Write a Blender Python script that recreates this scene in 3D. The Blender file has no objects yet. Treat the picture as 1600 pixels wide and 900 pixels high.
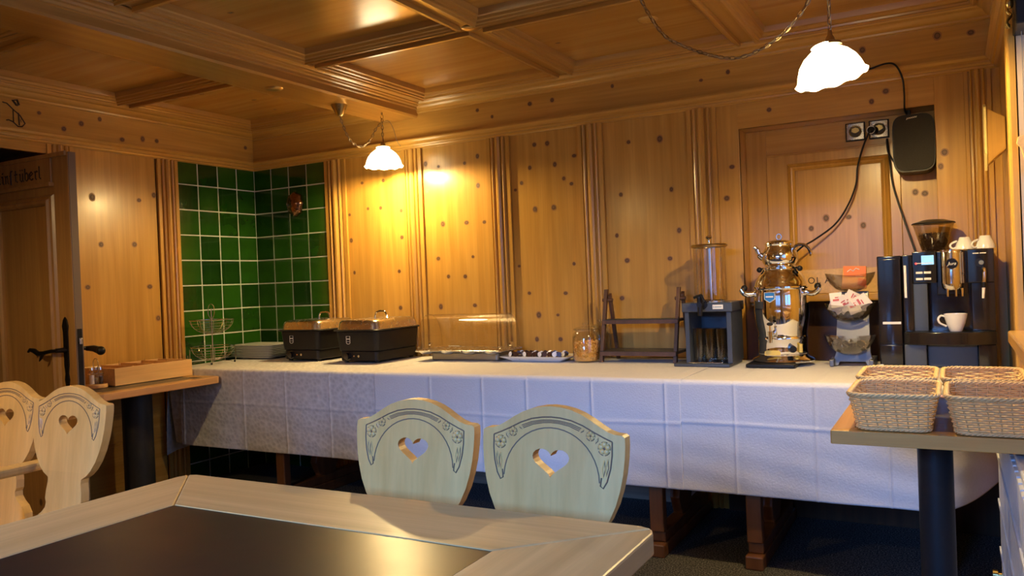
import bpy, bmesh, math, random
from mathutils import Vector, Matrix
from mathutils.geometry import tessellate_polygon
random.seed(7)
PI = math.pi
S = bpy.context.scene
COL = S.collection

# ------------------------------------------------------------------ camera
cam_d = bpy.data.cameras.new('camera'); cam = bpy.data.objects.new('camera', cam_d); COL.objects.link(cam)
YAW, PITCH, ROLL = 0.50124989, -0.00719439, -0.04019338
fw = Vector((-math.sin(YAW)*math.cos(PITCH), math.cos(YAW)*math.cos(PITCH), math.sin(PITCH)))
r0 = Vector((math.cos(YAW), math.sin(YAW), 0)); u0 = r0.cross(fw)
rt = r0*math.cos(ROLL)+u0*math.sin(ROLL); up = -r0*math.sin(ROLL)+u0*math.cos(ROLL)
M = Matrix((rt, up, -fw)).transposed().to_4x4(); M.translation = (0, 0, 1.17)
cam.matrix_world = M
cam_d.sensor_width = 36; cam_d.lens = 1258.7/1600*36; cam_d.clip_start = .02
S.camera = cam

# ------------------------------------------------------------------ colour management, sky, window light
S.view_settings.view_transform = 'Standard'; S.view_settings.look = 'None'
S.view_settings.exposure = 0.36; S.view_settings.gamma = 1.0; S.view_settings.use_curve_mapping = False
w = bpy.data.worlds.new('sky'); S.world = w; w.use_nodes = True
bg = w.node_tree.nodes['Background']; bg.inputs[0].default_value = (.30, .52, 1, 1); bg.inputs[1].default_value = .9
DAY = (.13, .37, 1.0); WARM = (1.0, .69, .27)
def area(name, loc, rot, sx, sy, power, col):
    d = bpy.data.lights.new(name, 'AREA'); d.shape = 'RECTANGLE'; d.size = sx; d.size_y = sy; d.energy = power; d.color = col
    o = bpy.data.objects.new(name, d); COL.objects.link(o); o.location = loc; o.rotation_euler = rot; return o
# daylight through the two window openings (lights stand outside the panes)
area('daylight_side_window', (.74, 1.95, 1.47), (0, math.radians(90), 0), 1.0, 1.85, 9, DAY)
# bright sky seen through the rear window: it stands high and far off, so its light slants down into the room
area('sky_beyond_rear_window', (-.95, -6.0, 3.4), (math.radians(80), 0, 0), 2.4, 2.2, 1150, DAY)
LAMP_POWER = 42.0

# ------------------------------------------------------------------ materials
def new_mat(name):
    m = bpy.data.materials.new(name); m.use_nodes = True
    nt = m.node_tree; return m, nt, nt.nodes['Principled BSDF']
def N(nt, t, **k):
    n = nt.nodes.new(t)
    for a, b in k.items(): setattr(n, a, b)
    return n
def mat(name, col, rough=.5, metal=0, coat=0, spec=.5, emit=None, es=0, bump=None):
    m, nt, b = new_mat(name)
    b.inputs['Base Color'].default_value = (*col, 1); b.inputs['Roughness'].default_value = rough
    b.inputs['Specular IOR Level'].default_value = spec
    b.inputs['Metallic'].default_value = metal; b.inputs['Coat Weight'].default_value = coat
    b.inputs['Coat Roughness'].default_value = .1
    if emit: b.inputs['Emission Color'].default_value = (*emit, 1); b.inputs['Emission Strength'].default_value = es
    tc = N(nt, 'ShaderNodeTexCoord'); no = N(nt, 'ShaderNodeTexNoise'); no.inputs['Scale'].default_value = 40 if not bump else bump[0]
    nt.links.new(tc.outputs['Object'], no.inputs['Vector'])
    mr = N(nt, 'ShaderNodeMapRange'); mr.inputs[3].default_value = max(0, rough-.04); mr.inputs[4].default_value = rough+.05
    nt.links.new(no.outputs[0], mr.inputs[0]); nt.links.new(mr.outputs[0], b.inputs['Roughness'])
    if bump:
        bp = N(nt, 'ShaderNodeBump'); bp.inputs['Strength'].default_value = bump[1]; bp.inputs['Distance'].default_value = .002
        nt.links.new(no.outputs[0], bp.inputs['Height']); nt.links.new(bp.outputs[0], b.inputs['Normal'])
    return m
def pine(name, axis, c1, c2, rough=.3, board=.13, knots=True, coat=.25, kcol=(.10, .045, .02), bdev=.10, fin=(.90, 1.05), gs=11):
    """wood with grain along axis; boards of slightly different tone across it; dark knots"""
    m, nt, b = new_mat(name); L = nt.links.new
    tc = N(nt, 'ShaderNodeTexCoord'); mp = N(nt, 'ShaderNodeMapping')
    sc = [gs, gs, gs]; sc['xyz'.index(axis)] = .9*gs/14
    mp.inputs['Scale'].default_value = sc; L(tc.outputs['Object'], mp.inputs[0])
    n1 = N(nt, 'ShaderNodeTexNoise'); n1.inputs['Scale'].default_value = 1.6; n1.inputs['Detail'].default_value = 5; n1.inputs['Distortion'].default_value = .8
    L(mp.outputs[0], n1.inputs['Vector'])
    mp2 = N(nt, 'ShaderNodeMapping'); s2 = [90, 90, 90]; s2['xyz'.index(axis)] = 2.5; mp2.inputs['Scale'].default_value = s2
    L(tc.outputs['Object'], mp2.inputs[0])
    n2 = N(nt, 'ShaderNodeTexNoise'); n2.inputs['Scale'].default_value = 1.0; n2.inputs['Detail'].default_value = 3; L(mp2.outputs[0], n2.inputs['Vector'])
    # board tone
    sep = N(nt, 'ShaderNodeSeparateXYZ'); L(tc.outputs['Object'], sep.inputs[0])
    cr = {'z': ('X', 'Y'), 'x': ('Y', 'Z'), 'y': ('X', 'Z')}[axis]
    sn = []
    for a in cr:
        q = N(nt, 'ShaderNodeMath', operation='SNAP'); q.inputs[1].default_value = board; L(sep.outputs[a], q.inputs[0]); sn.append(q)
    cb = N(nt, 'ShaderNodeCombineXYZ'); L(sn[0].outputs[0], cb.inputs[0]); L(sn[1].outputs[0], cb.inputs[1])
    wn = N(nt, 'ShaderNodeTexWhiteNoise', noise_dimensions='3D'); L(cb.outputs[0], wn.inputs[0])
    ramp = N(nt, 'ShaderNodeMix', data_type='RGBA'); ramp.inputs[6].default_value = (*c1, 1); ramp.inputs[7].default_value = (*c2, 1)
    f = N(nt, 'ShaderNodeMapRange'); f.inputs[1].default_value = .32; f.inputs[2].default_value = .68; L(n1.outputs[0], f.inputs[0]); L(f.outputs[0], ramp.inputs[0])
    fine = N(nt, 'ShaderNodeMapRange'); fine.inputs[1].default_value = .3; fine.inputs[2].default_value = .7; fine.inputs[3].default_value = fin[0]; fine.inputs[4].default_value = fin[1]
    L(n2.outputs[0], fine.inputs[0])
    bt = N(nt, 'ShaderNodeMapRange'); bt.inputs[3].default_value = 1-bdev; bt.inputs[4].default_value = 1+bdev*.6; L(wn.outputs[0], bt.inputs[0])
    mu = N(nt, 'ShaderNodeMath', operation='MULTIPLY'); L(fine.outputs[0], mu.inputs[0]); L(bt.outputs[0], mu.inputs[1])
    hsv = N(nt, 'ShaderNodeHueSaturation'); L(ramp.outputs[2], hsv.inputs['Color']); L(mu.outputs[0], hsv.inputs['Value'])
    out = hsv.outputs[0]
    if knots:
        mk = N(nt, 'ShaderNodeMapping'); ks = [5.2, 5.2, 5.2]; ks['xyz'.index(axis)] = 3.6; mk.inputs['Scale'].default_value = ks; L(tc.outputs['Object'], mk.inputs[0])
        v = N(nt, 'ShaderNodeTexVoronoi'); v.inputs['Scale'].default_value = 1.0; L(mk.outputs[0], v.inputs['Vector'])
        r = N(nt, 'ShaderNodeMapRange'); r.inputs[1].default_value = .055; r.inputs[2].default_value = .085; r.inputs[3].default_value = .85; r.inputs[4].default_value = 0
        L(v.outputs['Distance'], r.inputs[0])
        km = N(nt, 'ShaderNodeMix', data_type='RGBA'); L(r.outputs[0], km.inputs[0]); L(out, km.inputs[6]); km.inputs[7].default_value = (*kcol, 1); out = km.outputs[2]
    L(out, b.inputs['Base Color'])
    b.inputs['Roughness'].default_value = rough; b.inputs['Coat Weight'].default_value = coat; b.inputs['Coat Roughness'].default_value = .18
    bp = N(nt, 'ShaderNodeBump'); bp.inputs['Strength'].default_value = .12; bp.inputs['Distance'].default_value = .002; L(n2.outputs[0], bp.inputs['Height']); L(bp.outputs[0], b.inputs['Normal'])
    return m
P1, P2 = (.50, .265, .048), (.61, .345, .075)
PZ = pine('pine_upright', 'z', P1, P2, knots=False)
PX = pine('pine_lengthwise', 'x', P1, P2, knots=False, bdev=.05)
PY = pine('pine_crosswise', 'y', P1, P2, knots=False, bdev=.05)
C1, C2 = (.40, .195, .034), (.54, .29, .062)
CX = pine('ceiling_pine', 'x', C1, C2, board=.3, rough=.26, coat=.5, kcol=(.16, .07, .025), bdev=.04, fin=(.95, 1.03), gs=6)
CXr = pine('ceiling_rail_pine', 'x', C1, C2, knots=False, bdev=.03, fin=(.94, 1.03), gs=9, rough=.3, coat=.4)
CYr = pine('ceiling_rail_pine_cross', 'y', C1, C2, knots=False, bdev=.03, fin=(.94, 1.03), gs=9, rough=.3, coat=.4)
DOORY = pine('door_pine_moulding', 'y', (.42, .21, .06), (.54, .30, .095), board=5, knots=False, rough=.35)
DOORW = pine('door_pine', 'z', (.42, .21, .06), (.54, .30, .095), board=.2, rough=.35)
DARKW = pine('dark_wood_and_shade', 'z', (.05, .022, .01), (.08, .035, .015), knots=False)  # dark wood; also stands in for shade below the buffet cloth
MAPLE = pine('chair_maple', 'z', (.62, .365, .105), (.74, .485, .165), board=.085, knots=False, rough=.42, coat=.1, bdev=.07, fin=(.93, 1.04), gs=9)
TABY = pine('table_frame_wood_cross', 'y', (.50, .325, .125), (.61, .42, .175), board=5, knots=False, rough=.44, coat=.05, bdev=0, fin=(.92, 1.05), gs=10)
TABX = pine('table_frame_wood', 'x', (.50, .325, .125), (.61, .42, .175), board=5, knots=False, rough=.44, coat=.05, bdev=0, fin=(.92, 1.05), gs=10)
OAKX = pine('side_table_oak_lengthwise', 'x', (.52, .27, .06), (.62, .35, .09), board=5, knots=False, rough=.35, coat=.15, bdev=0)
OAKY = pine('side_table_oak', 'y', (.50, .25, .085), (.62, .34, .13), board=5, knots=False, rough=.3, coat=.3, bdev=0)
BOXW = pine('box_wood', 'y', (.68, .40, .15), (.80, .52, .22), board=5, knots=False, rough=.45, coat=0, bdev=0)
TREST = pine('trestle_wood', 'z', (.13, .05, .018), (.19, .08, .03), knots=False, rough=.4)
WALN = pine('walnut', 'z', (.075, .033, .016), (.12, .055, .027), knots=False, rough=.45, coat=0)
KN0 = mat('knot_halo', (.34, .16, .055), .4); KN1 = mat('knot_ring', (.11, .055, .026), .5); KN2 = mat('knot_heart', (.17, .085, .042), .45)
BLACK = mat('black_plastic', (.009, .009, .010), .38, spec=.28); BLACKM = mat('black_matte_metal', (.012, .013, .015), .42, spec=.35)
GLOSSB = mat('black_gloss', (.008, .008, .010), .12, coat=.5)
ANTH = mat('anthracite_lacquer', (.045, .055, .07), .38)
STEEL = mat('polished_steel', (.74, .72, .69), .13, 1); STEELB = mat('brushed_steel', (.62, .58, .52), .26, 1)
CHROME = mat('chrome', (.86, .86, .86), .06, 1); WIRE = mat('wire_steel', (.55, .52, .45), .2, 1)
BRASS = mat('aged_brass', (.50, .37, .15), .28, 1); BRASSD = mat('antique_brass_chain', (.30, .20, .10), .35, 1)
COPPER = mat('copper', (.26, .14, .08), .14, 1); IRON = mat('black_iron', (.02, .018, .016), .38, .6)
WHITE = mat('white_porcelain', (.80, .80, .79), .18, coat=.4); CREAM = mat('cream_print', (.85, .82, .74), .4)
SLATE = mat('dark_slate_inlay', (.020, .014, .011), .33, bump=(9, .04))
SLATE2 = mat('side_table_slate', (.05, .045, .04), .35, bump=(30, .1))
GROUT = mat('white_grout', (.55, .57, .52), .7)
RAD = mat('white_radiator_enamel', (.72, .74, .76), .3)
DARKTXT = mat('burnt_lettering', (.03, .015, .008), .5)
GREYW = mat('grey_brown_edge', (.17, .12, .085), .5)  # grey-brown tone for the door's free edge
BEAN = mat('coffee_bean', (.045, .022, .011), .35); FLAKE = mat('cereal_flake', (.85, .42, .06), .6); FLAKE2 = mat('cereal_flake_pale', (.95, .60, .16), .6)
WICK = mat('wicker', (.76, .53, .23), .5, bump=(120, .4)); WICKD = mat('wicker_stake', (.62, .40, .15), .55)
BLUEL = mat('blue_badge', (.02, .16, .45), .3); REDP = mat('red_packet', (.85, .20, .004), .4); YELP = mat('orange_packet', (.85, .38, .04), .3)
PAPER = mat('white_paper_sachet', (.80, .74, .70), .6); PINKP = mat('pink_print', (.55, .12, .14), .6)
REDL = mat('red_indicator', (.6, .02, .02), .3, emit=(1, .03, .02), es=6); SCRN = mat('display_screen', (.1, .2, .3), .2, emit=(.30, .60, .95), es=.9)
NAVY = mat('dark_wrapper', (.03, .018, .03), .35); SILG = mat('grey_stand', (.15, .155, .16), .38, .5)
CARPET, nt, b_ = new_mat('carpet')
_n = N(nt, 'ShaderNodeTexNoise'); _n.inputs['Scale'].default_value = 160; _t = N(nt, 'ShaderNodeTexCoord'); nt.links.new(_t.outputs['Object'], _n.inputs['Vector'])
_r = N(nt, 'ShaderNodeValToRGB'); _r.color_ramp.elements[0].position = .45; _r.color_ramp.elements[0].color = (.006, .008, .013, 1); _r.color_ramp.elements[1].position = .66; _r.color_ramp.elements[1].color = (.17, .165, .155, 1)
nt.links.new(_n.outputs[0], _r.inputs[0]); nt.links.new(_r.outputs[0], b_.inputs['Base Color']); b_.inputs['Roughness'].default_value = .95
_b = N(nt, 'ShaderNodeBump'); _b.inputs['Strength'].default_value = .6; nt.links.new(_n.outputs[0], _b.inputs['Height']); nt.links.new(_b.outputs[0], b_.inputs['Normal'])
# green glazed tiles: tone varies from tile to tile and within the glaze
TILE, nt, b_ = new_mat('green_glaze')
_o = N(nt, 'ShaderNodeObjectInfo'); _t = N(nt, 'ShaderNodeTexCoord'); _n = N(nt, 'ShaderNodeTexNoise'); _n.inputs['Scale'].default_value = 9; nt.links.new(_t.outputs['Object'], _n.inputs['Vector'])
_m = N(nt, 'ShaderNodeMath', operation='ADD'); nt.links.new(_o.outputs['Random'], _m.inputs[0]); nt.links.new(_n.outputs[0], _m.inputs[1])
_r = N(nt, 'ShaderNodeValToRGB'); _r.color_ramp.elements[0].position = .4; _r.color_ramp.elements[0].color = (.006, .034, .003, 1); _r.color_ramp.elements[1].position = 1.3; _r.color_ramp.elements[1].color = (.018, .085, .006, 1)
_h = N(nt, 'ShaderNodeMath', operation='MULTIPLY'); _h.inputs[1].default_value = .75; nt.links.new(_m.outputs[0], _h.inputs[0]); nt.links.new(_h.outputs[0], _r.inputs[0]); nt.links.new(_r.outputs[0], b_.inputs['Base Color'])
b_.inputs['Roughness'].default_value = .14; b_.inputs['Coat Weight'].default_value = .4
_b = N(nt, 'ShaderNodeBump'); _b.inputs['Strength'].default_value = .25; _b.inputs['Distance'].default_value = .006; nt.links.new(_n.outputs[0], _b.inputs['Height']); nt.links.new(_b.outputs[0], b_.inputs['Normal'])
def cloth_mat(name, damask):
    m, nt, b = new_mat(name); L = nt.links.new
    b.inputs['Base Color'].default_value = (.72, .72, .73, 1); b.inputs['Roughness'].default_value = .75
    t = N(nt, 'ShaderNodeTexCoord')
    v = N(nt, 'ShaderNodeTexVoronoi' if damask else 'ShaderNodeTexNoise'); v.inputs['Scale'].default_value = 42 if damask else 140
    L(t.outputs['Object'], v.inputs['Vector'])
    bp = N(nt, 'ShaderNodeBump'); bp.inputs['Strength'].default_value = .7 if damask else .35; bp.inputs['Distance'].default_value = .003
    L(v.outputs[0], bp.inputs['Height']); L(bp.outputs[0], b.inputs['Normal'])
    r = N(nt, 'ShaderNodeMapRange'); r.inputs[3].default_value = .50 if damask else .60; r.inputs[4].default_value = .70; L(v.outputs[0], r.inputs[0])
    c = N(nt, 'ShaderNodeCombineColor'); L(r.outputs[0], c.inputs[0]); L(r.outputs[0], c.inputs[1]); L(r.outputs[0], c.inputs[2]); L(c.outputs[0], b.inputs['Base Color'])
    return m
CLD = cloth_mat('embossed_paper_cloth', True); CLP = cloth_mat('plain_fleece_cloth', False)
def glass(name, tint=(1, 1, 1), base=.03, edge=.5, rough=.03):
    m, nt, b = new_mat(name); L = nt.links.new
    nt.nodes.remove(b); o = nt.nodes['Material Output']
    tr = N(nt, 'ShaderNodeBsdfTransparent'); tr.inputs[0].default_value = (*tint, 1)
    gl = N(nt, 'ShaderNodeBsdfGlossy'); gl.inputs['Roughness'].default_value = rough
    lw = N(nt, 'ShaderNodeLayerWeight'); lw.inputs[0].default_value = .35
    mr = N(nt, 'ShaderNodeMapRange'); mr.inputs[3].default_value = base; mr.inputs[4].default_value = edge
    mx = N(nt, 'ShaderNodeMixShader'); L(lw.outputs['Facing'], mr.inputs[0]); L(mr.outputs[0], mx.inputs[0]); L(tr.outputs[0], mx.inputs[1]); L(gl.outputs[0], mx.inputs[2]); L(mx.outputs[0], o.inputs[0])
    return m
GLASS = glass('clear_glass', (.96, .97, .97)); ACRYL = glass('clear_acrylic', (.97, .96, .95), .04, .45); PANE = glass('window_glass', (1, 1, 1), .04, .3)
SMOKE = glass('smoky_hopper', (.90, .87, .84), .04, .45); BOWLG = glass('smoked_bowl', (.84, .83, .82), .06, .5)
OPAL = mat('opal_glass_lit', (.9, .85, .75), .3, emit=(1.0, .80, .45), es=9)

# ------------------------------------------------------------------ mesh helpers
class MB:
    def __init__(s): s.v = []; s.f = []; s.m = []
    def add(s, vs, fs, mi=0):
        o = len(s.v); s.v += [tuple(v) for v in vs]; s.f += [tuple(i+o for i in f) for f in fs]; s.m += [mi]*len(fs); return s
    def box(s, x0, x1, y0, y1, z0, z1, mi=0):
        return s.add([(x, y, z) for z in (z0, z1) for y in (y0, y1) for x in (x0, x1)],
                     [(0, 2, 3, 1), (4, 5, 7, 6), (0, 1, 5, 4), (2, 6, 7, 3), (0, 4, 6, 2), (1, 3, 7, 5)], mi)
    def cbox(s, c, d, mi=0, M=None):
        o = len(s.v); s.box(-d[0]/2, d[0]/2, -d[1]/2, d[1]/2, -d[2]/2, d[2]/2, mi)
        for i in range(o, len(s.v)):
            p = Vector(s.v[i]); p = (M @ p if M else p)+Vector(c); s.v[i] = tuple(p)
        return s
    def rbox(s, x0, x1, y0, y1, z0, z1, r=.01, n=4, mi=0, r2=None, taper=0):
        """box with rounded upright edges, rims slightly chamfered; taper widens the top"""
        c = min(r*.4, .004)
        def ring(z, ins):
            p = []
            rr = max(r-ins*.5, .0005)
            for cx, cy, a0 in ((x1-rr-ins, y1-rr-ins, 0), (x0+rr+ins, y1-rr-ins, 90), (x0+rr+ins, y0+rr+ins, 180), (x1-rr-ins, y0+rr+ins, 270)):
                for k in range(n+1):
                    a = math.radians(a0+90*k/n); p.append((cx+rr*math.cos(a), cy+rr*math.sin(a), z))
            return p
        rs = [ring(z0, c+taper), ring(z0+c, taper), ring(z1-c, 0), ring(z1, c)]
        m = len(rs[0]); vs = sum(rs, []); fs = []
        for i in range(3):
            for k in range(m):
                a = i*m+k; b = i*m+(k+1) % m; fs.append((a, b, b+m, a+m))
        fs.append(tuple(reversed(range(m)))); fs.append(tuple(range(3*m, 4*m)))
        return s.add(vs, fs, mi)
    def lathe(s, prof, c=(0, 0, 0), n=32, mi=0, cap=True, M=None, wob=None):
        vs = []; fs = []
        for r, z in prof:
            for k in range(n):
                a = 2*PI*k/n; rr = r; zz = z
                if wob: rr, zz = wob(r, z, a)
                p = Vector((rr*math.cos(a), rr*math.sin(a), zz)); p = (M @ p if M else p)+Vector(c); vs.append(tuple(p))
        for i in range(len(prof)-1):
            for k in range(n):
                a = i*n+k; b = i*n+(k+1) % n; fs.append((a, b, b+n, a+n))
        if cap:
            fs.append(tuple(reversed(range(n)))); fs.append(tuple(range((len(prof)-1)*n, len(prof)*n)))
        return s.add(vs, fs, mi)
    def cyl(s, p0, p1, r0, r1=None, n=16, mi=0):
        r1 = r0 if r1 is None else r1
        return s.tube([p0, p1], [r0, r1], n, mi)
    def tube(s, pts, r, n=8, mi=0, closed=False):
        pts = [Vector(p) for p in pts]; m = len(pts); vs = []; fs = []
        t0 = (pts[1]-pts[0]).normalized(); up = Vector((0, 0, 1)) if abs(t0.z) < .9 else Vector((1, 0, 0))
        nx = t0.cross(up).normalized()
        for i in range(m):
            if closed: t = pts[(i+1) % m]-pts[i-1]
            else: t = pts[min(i+1, m-1)]-pts[max(i-1, 0)]
            if t.length < 1e-9: t = t0.copy()
            t.normalize(); nx = (nx-t*nx.dot(t))
            if nx.length < 1e-6: nx = t.orthogonal()
            nx.normalize(); ny = t.cross(nx); rr = r[i] if isinstance(r, (list, tuple)) else r
            for k in range(n):
                a = 2*PI*k/n; vs.append(tuple(pts[i]+nx*rr*math.cos(a)+ny*rr*math.sin(a)))
        for i in range(m if closed else m-1):
            for k in range(n):
                a = i*n+k; b = i*n+(k+1) % n; j = ((i+1) % m)*n; fs.append((a, b, j+(k+1) % n, j+k))
        if not closed: fs.append(tuple(reversed(range(n)))); fs.append(tuple(range((m-1)*n, m*n)))
        return s.add(vs, fs, mi)
    def ball(s, c, r, n=10, mi=0, sc=(1, 1, 1)):
        pr = [(max(math.sin(PI*i/n), .02)*r, -math.cos(PI*i/n)*r) for i in range(n+1)]
        M = Matrix.Diagonal((*sc, 1)).to_3x3()
        return s.lathe(pr, c, n*2, mi, M=M)
    def prism(s, loops, place, t0, t1, mi=0):
        """loops of (a,b); place(a,b,t)->xyz; first loop outer, others holes"""
        tri = tessellate_polygon([[Vector((a, b, 0)) for a, b in lp] for lp in loops])
        flat = sum([list(lp) for lp in loops], []); n = len(flat)
        vs = [place(a, b, t0) for a, b in flat]+[place(a, b, t1) for a, b in flat]
        fs = [tuple(t) for t in tri]+[tuple(i+n for i in reversed(t)) for t in tri]
        o = 0
        for lp in loops:
            m = len(lp)
            for k in range(m): fs.append((o+k, o+(k+1) % m, n+o+(k+1) % m, n+o+k))
            o += m
        return s.add(vs, fs, mi)
    def sweep(s, prof, path, mi=0, closed=False):
        """prof (out,z); path list of (x,y), 'out' is to the LEFT of the path direction; mitred corners"""
        m = len(path); vs = []; fs = []; sm = []; P = [Vector((*p, 0)) for p in path]; k = len(prof)
        for i in range(m):
            def nrm(a, b):
                d = (P[b % m]-P[a % m]).normalized(); return Vector((-d.y, d.x, 0))
            if closed: n0, n1 = nrm(i-1, i), nrm(i, i+1)
            else:
                n0 = nrm(max(i-1, 0), max(i-1, 0)+1); n1 = nrm(min(i, m-2), min(i, m-2)+1)
            b = (n0+n1); b = b/(b.length_squared/2) if b.length > 1e-6 else n0
            for o_, z in prof: vs.append(tuple(P[i]+b*o_+Vector((0, 0, z))))
        for i in range(m if closed else m-1):
            for j in range(k-1):
                a = i*k+j; c = ((i+1) % m)*k+j; fs.append((a, c, c+1, a+1)); sm.append(mi[i % len(mi)] if isinstance(mi, tuple) else mi)
        if isinstance(mi, tuple): sm += [mi[0]]*(0 if closed else 2)
        if not closed: fs.append(tuple(range(k))); fs.append(tuple(reversed(range((m-1)*k, m*k))))
        if not isinstance(mi, tuple): return s.add(vs, fs, mi)
        o0 = len(s.m); s.add(vs, fs, 0); s.m[o0:] = (sm+[0]*len(fs))[:len(fs)]; return s
    def build(s, name, mats, parent=None, smooth=True, bevel=0, loc=None, ang=35):
        me = bpy.data.meshes.new(name); me.from_pydata(s.v, [], s.f)
        for m in (mats if isinstance(mats, (list, tuple)) else [mats]): me.materials.append(m)
        me.polygons.foreach_set('material_index', s.m)
        bm = bmesh.new(); bm.from_mesh(me); bmesh.ops.recalc_face_normals(bm, faces=bm.faces); bm.to_mesh(me); bm.free()
        if smooth:
            me.polygons.foreach_set('use_smooth', [True]*len(me.polygons)); me.set_sharp_from_angle(angle=math.radians(ang))
        me.update()
        o = bpy.data.objects.new(name, me); COL.objects.link(o)
        if parent: o.parent = parent
        if loc: o.location = loc
        if bevel:
            b = o.modifiers.new('bevel', 'BEVEL'); b.width = bevel; b.segments = 2; b.limit_method = 'ANGLE'; b.angle_limit = math.radians(40)
        return o
def tag(o, label=None, cat=None, group=None, kind=None):
    if label: o['label'] = label
    if cat: o['category'] = cat
    if group: o['group'] = group
    if kind: o['kind'] = kind
    return o
def thing(name, label, cat, loc=(0, 0, 0), rz=0, group=None):
    o = bpy.data.objects.new(name, None); COL.objects.link(o); o.location = loc; o.rotation_euler = (0, 0, rz); o.empty_display_size = .05
    return tag(o, label, cat, group)
def struct(name, label=None):
    o = bpy.data.objects.new(name, None); COL.objects.link(o); o.empty_display_size = .05
    tag(o, label, None, None, 'structure'); return o
def dup(root, loc=None, rz=None, label=None, group=None):
    def cp(o, par):
        c = o.copy(); COL.objects.link(c)
        if par: c.parent = par
        for ch in list(o.children): cp(ch, c)
        return c
    r = cp(root, None)
    if loc is not None: r.location = loc
    if rz is not None: r.rotation_euler = (0, 0, rz)
    if label: r['label'] = label
    if group: r['group'] = group
    return r
def text(name, s, size, mt, parent, loc, rot, extrude=.0006, italic=0, align='CENTER', sx=1):
    cu = bpy.data.curves.new(name, 'FONT'); cu.body = s; cu.size = size; cu.extrude = extrude; cu.shear = italic; cu.align_x = align; cu.align_y = 'CENTER'
    t = bpy.data.objects.new(name, cu); COL.objects.link(t); bpy.context.view_layer.update()
    me = bpy.data.meshes.new_from_object(t); bpy.data.objects.remove(t)
    me.materials.clear(); me.materials.append(mt)
    o = bpy.data.objects.new(name, me); COL.objects.link(o)
    if parent: o.parent = parent
    o.location = loc; o.rotation_euler = rot; o.scale = (sx, 1, 1); return o
FRONT = (PI/2, 0, 0)   # lettering facing -Y

# ------------------------------------------------------------------ room shell
XL, XR, YB, YF = -4.185, .20, 4.02, -1.25
ZT = 2.33
def knots(parent, pts, place, name='knot', rr=(.0075, .0125)):
    mb = MB()
    for a, b in pts:
        r = random.uniform(*rr); e = random.uniform(.75, 1.3)
        for rad, t, mi in ((r*1.45, .0007, 0), (r, .0012, 1), (r*.55, .0017, 2)):
            ring = [(a+rad*math.cos(2*PI*k/14)*random.uniform(.94, 1.06), b+rad*e*math.sin(2*PI*k/14)) for k in range(14)]
            mb.prism([ring], place, 0, t, mi)
    o = mb.build(name, [KN0, KN1, KN2], parent); o['kind'] = 'stuff'; return o
fl = tag(MB().box(XL-1.3, XR+.1, YF-.05, YB+.15, -.05, 0).build('floor', CARPET, smooth=False), 'dark blue flecked carpet floor', None, None, 'structure')

LOWP = pine('dimmed_lower_panel', 'x', (.20, .15, .10), (.28, .21, .14), board=5, knots=False, rough=.5, coat=0)  # dimness under the buffet tables is put into this pine colour
STILES = [(-3.545, -3.375), (-2.925, -2.785), (-2.325, -2.18), (-1.755, -1.615), (-1.155, -1.008), (.066, .166)]
wb = struct('wall_back', 'honey coloured knotty pine panelling on the long wall')
def bpiece(name, x0, x1, z0, z1, y0, y1, m=PZ, bev=.002):
    return MB().box(x0, x1, y0, y1, z0, z1).build(name, m, wb, smooth=False, bevel=bev)
bpiece('wall_core', XL-.1, -.925, 0, ZT, YB+.012, YB+.1, DARKW, 0)
bpiece('wall_core', -.025, XR+.1, 0, ZT, YB+.012, YB+.1, DARKW, 0)
bpiece('wall_core', -.925, -.025, 1.90, ZT, YB+.012, YB+.1, DARKW, 0)
bpiece('wall_core', -.9, -.05, 0, .70, YB+.012, YB+.1, DARKW, 0)
for a, b in ((-3.375, -2.925), (-2.785, -2.325), (-2.18, -1.755), (-1.615, -1.155)): bpiece('panel', a, b, .75, 2.0, YB, YB+.02)
bpiece('board', -1.008, -.90, 0, 2.0, YB-.004, YB+.02); bpiece('board', -.05, .066, 0, 2.0, YB-.004, YB+.02); bpiece('board', .166, XR, 0, 2.0, YB-.002, YB+.02)
bpiece('header_board', -.905, -.048, 1.875, 2.0, YB-.006, YB+.02, PX)
bpiece('lower_panel', -1.008, XR, 0, .70, YB-.036, YB-.005, DARKW)  # added dark sheet: shade under the cloth put into its colour
def wains(x0, x1):
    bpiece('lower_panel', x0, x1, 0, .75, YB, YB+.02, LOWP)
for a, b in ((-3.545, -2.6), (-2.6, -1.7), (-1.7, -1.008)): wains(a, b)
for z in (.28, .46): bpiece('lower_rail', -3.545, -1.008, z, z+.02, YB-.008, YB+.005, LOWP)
def stile_prof(w):
    k = w/.14
    base = [(0, 0), (0, .016), (.020, .016), (.022, .008), (.028, .008), (.030, .020), (.036, .024), (.042, .020), (.045, .010), (.052, .010), (.055, .022), (.064, .030), (.074, .030), (.083, .022),
            (.086, .010), (.092, .010), (.095, .020), (.102, .024), (.108, .020), (.110, .009), (.116, .009), (.118, .016), (.14, .016), (.14, 0)]
    return [(u*k, v) for u, v in base]
for a, b in STILES:
    pr = stile_prof(b-a)
    MB().prism([pr], lambda u, v, t, a=a: (a+u, YB-v, t), 0, 2.0).build('stile', PZ, wb, ang=25)
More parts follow.
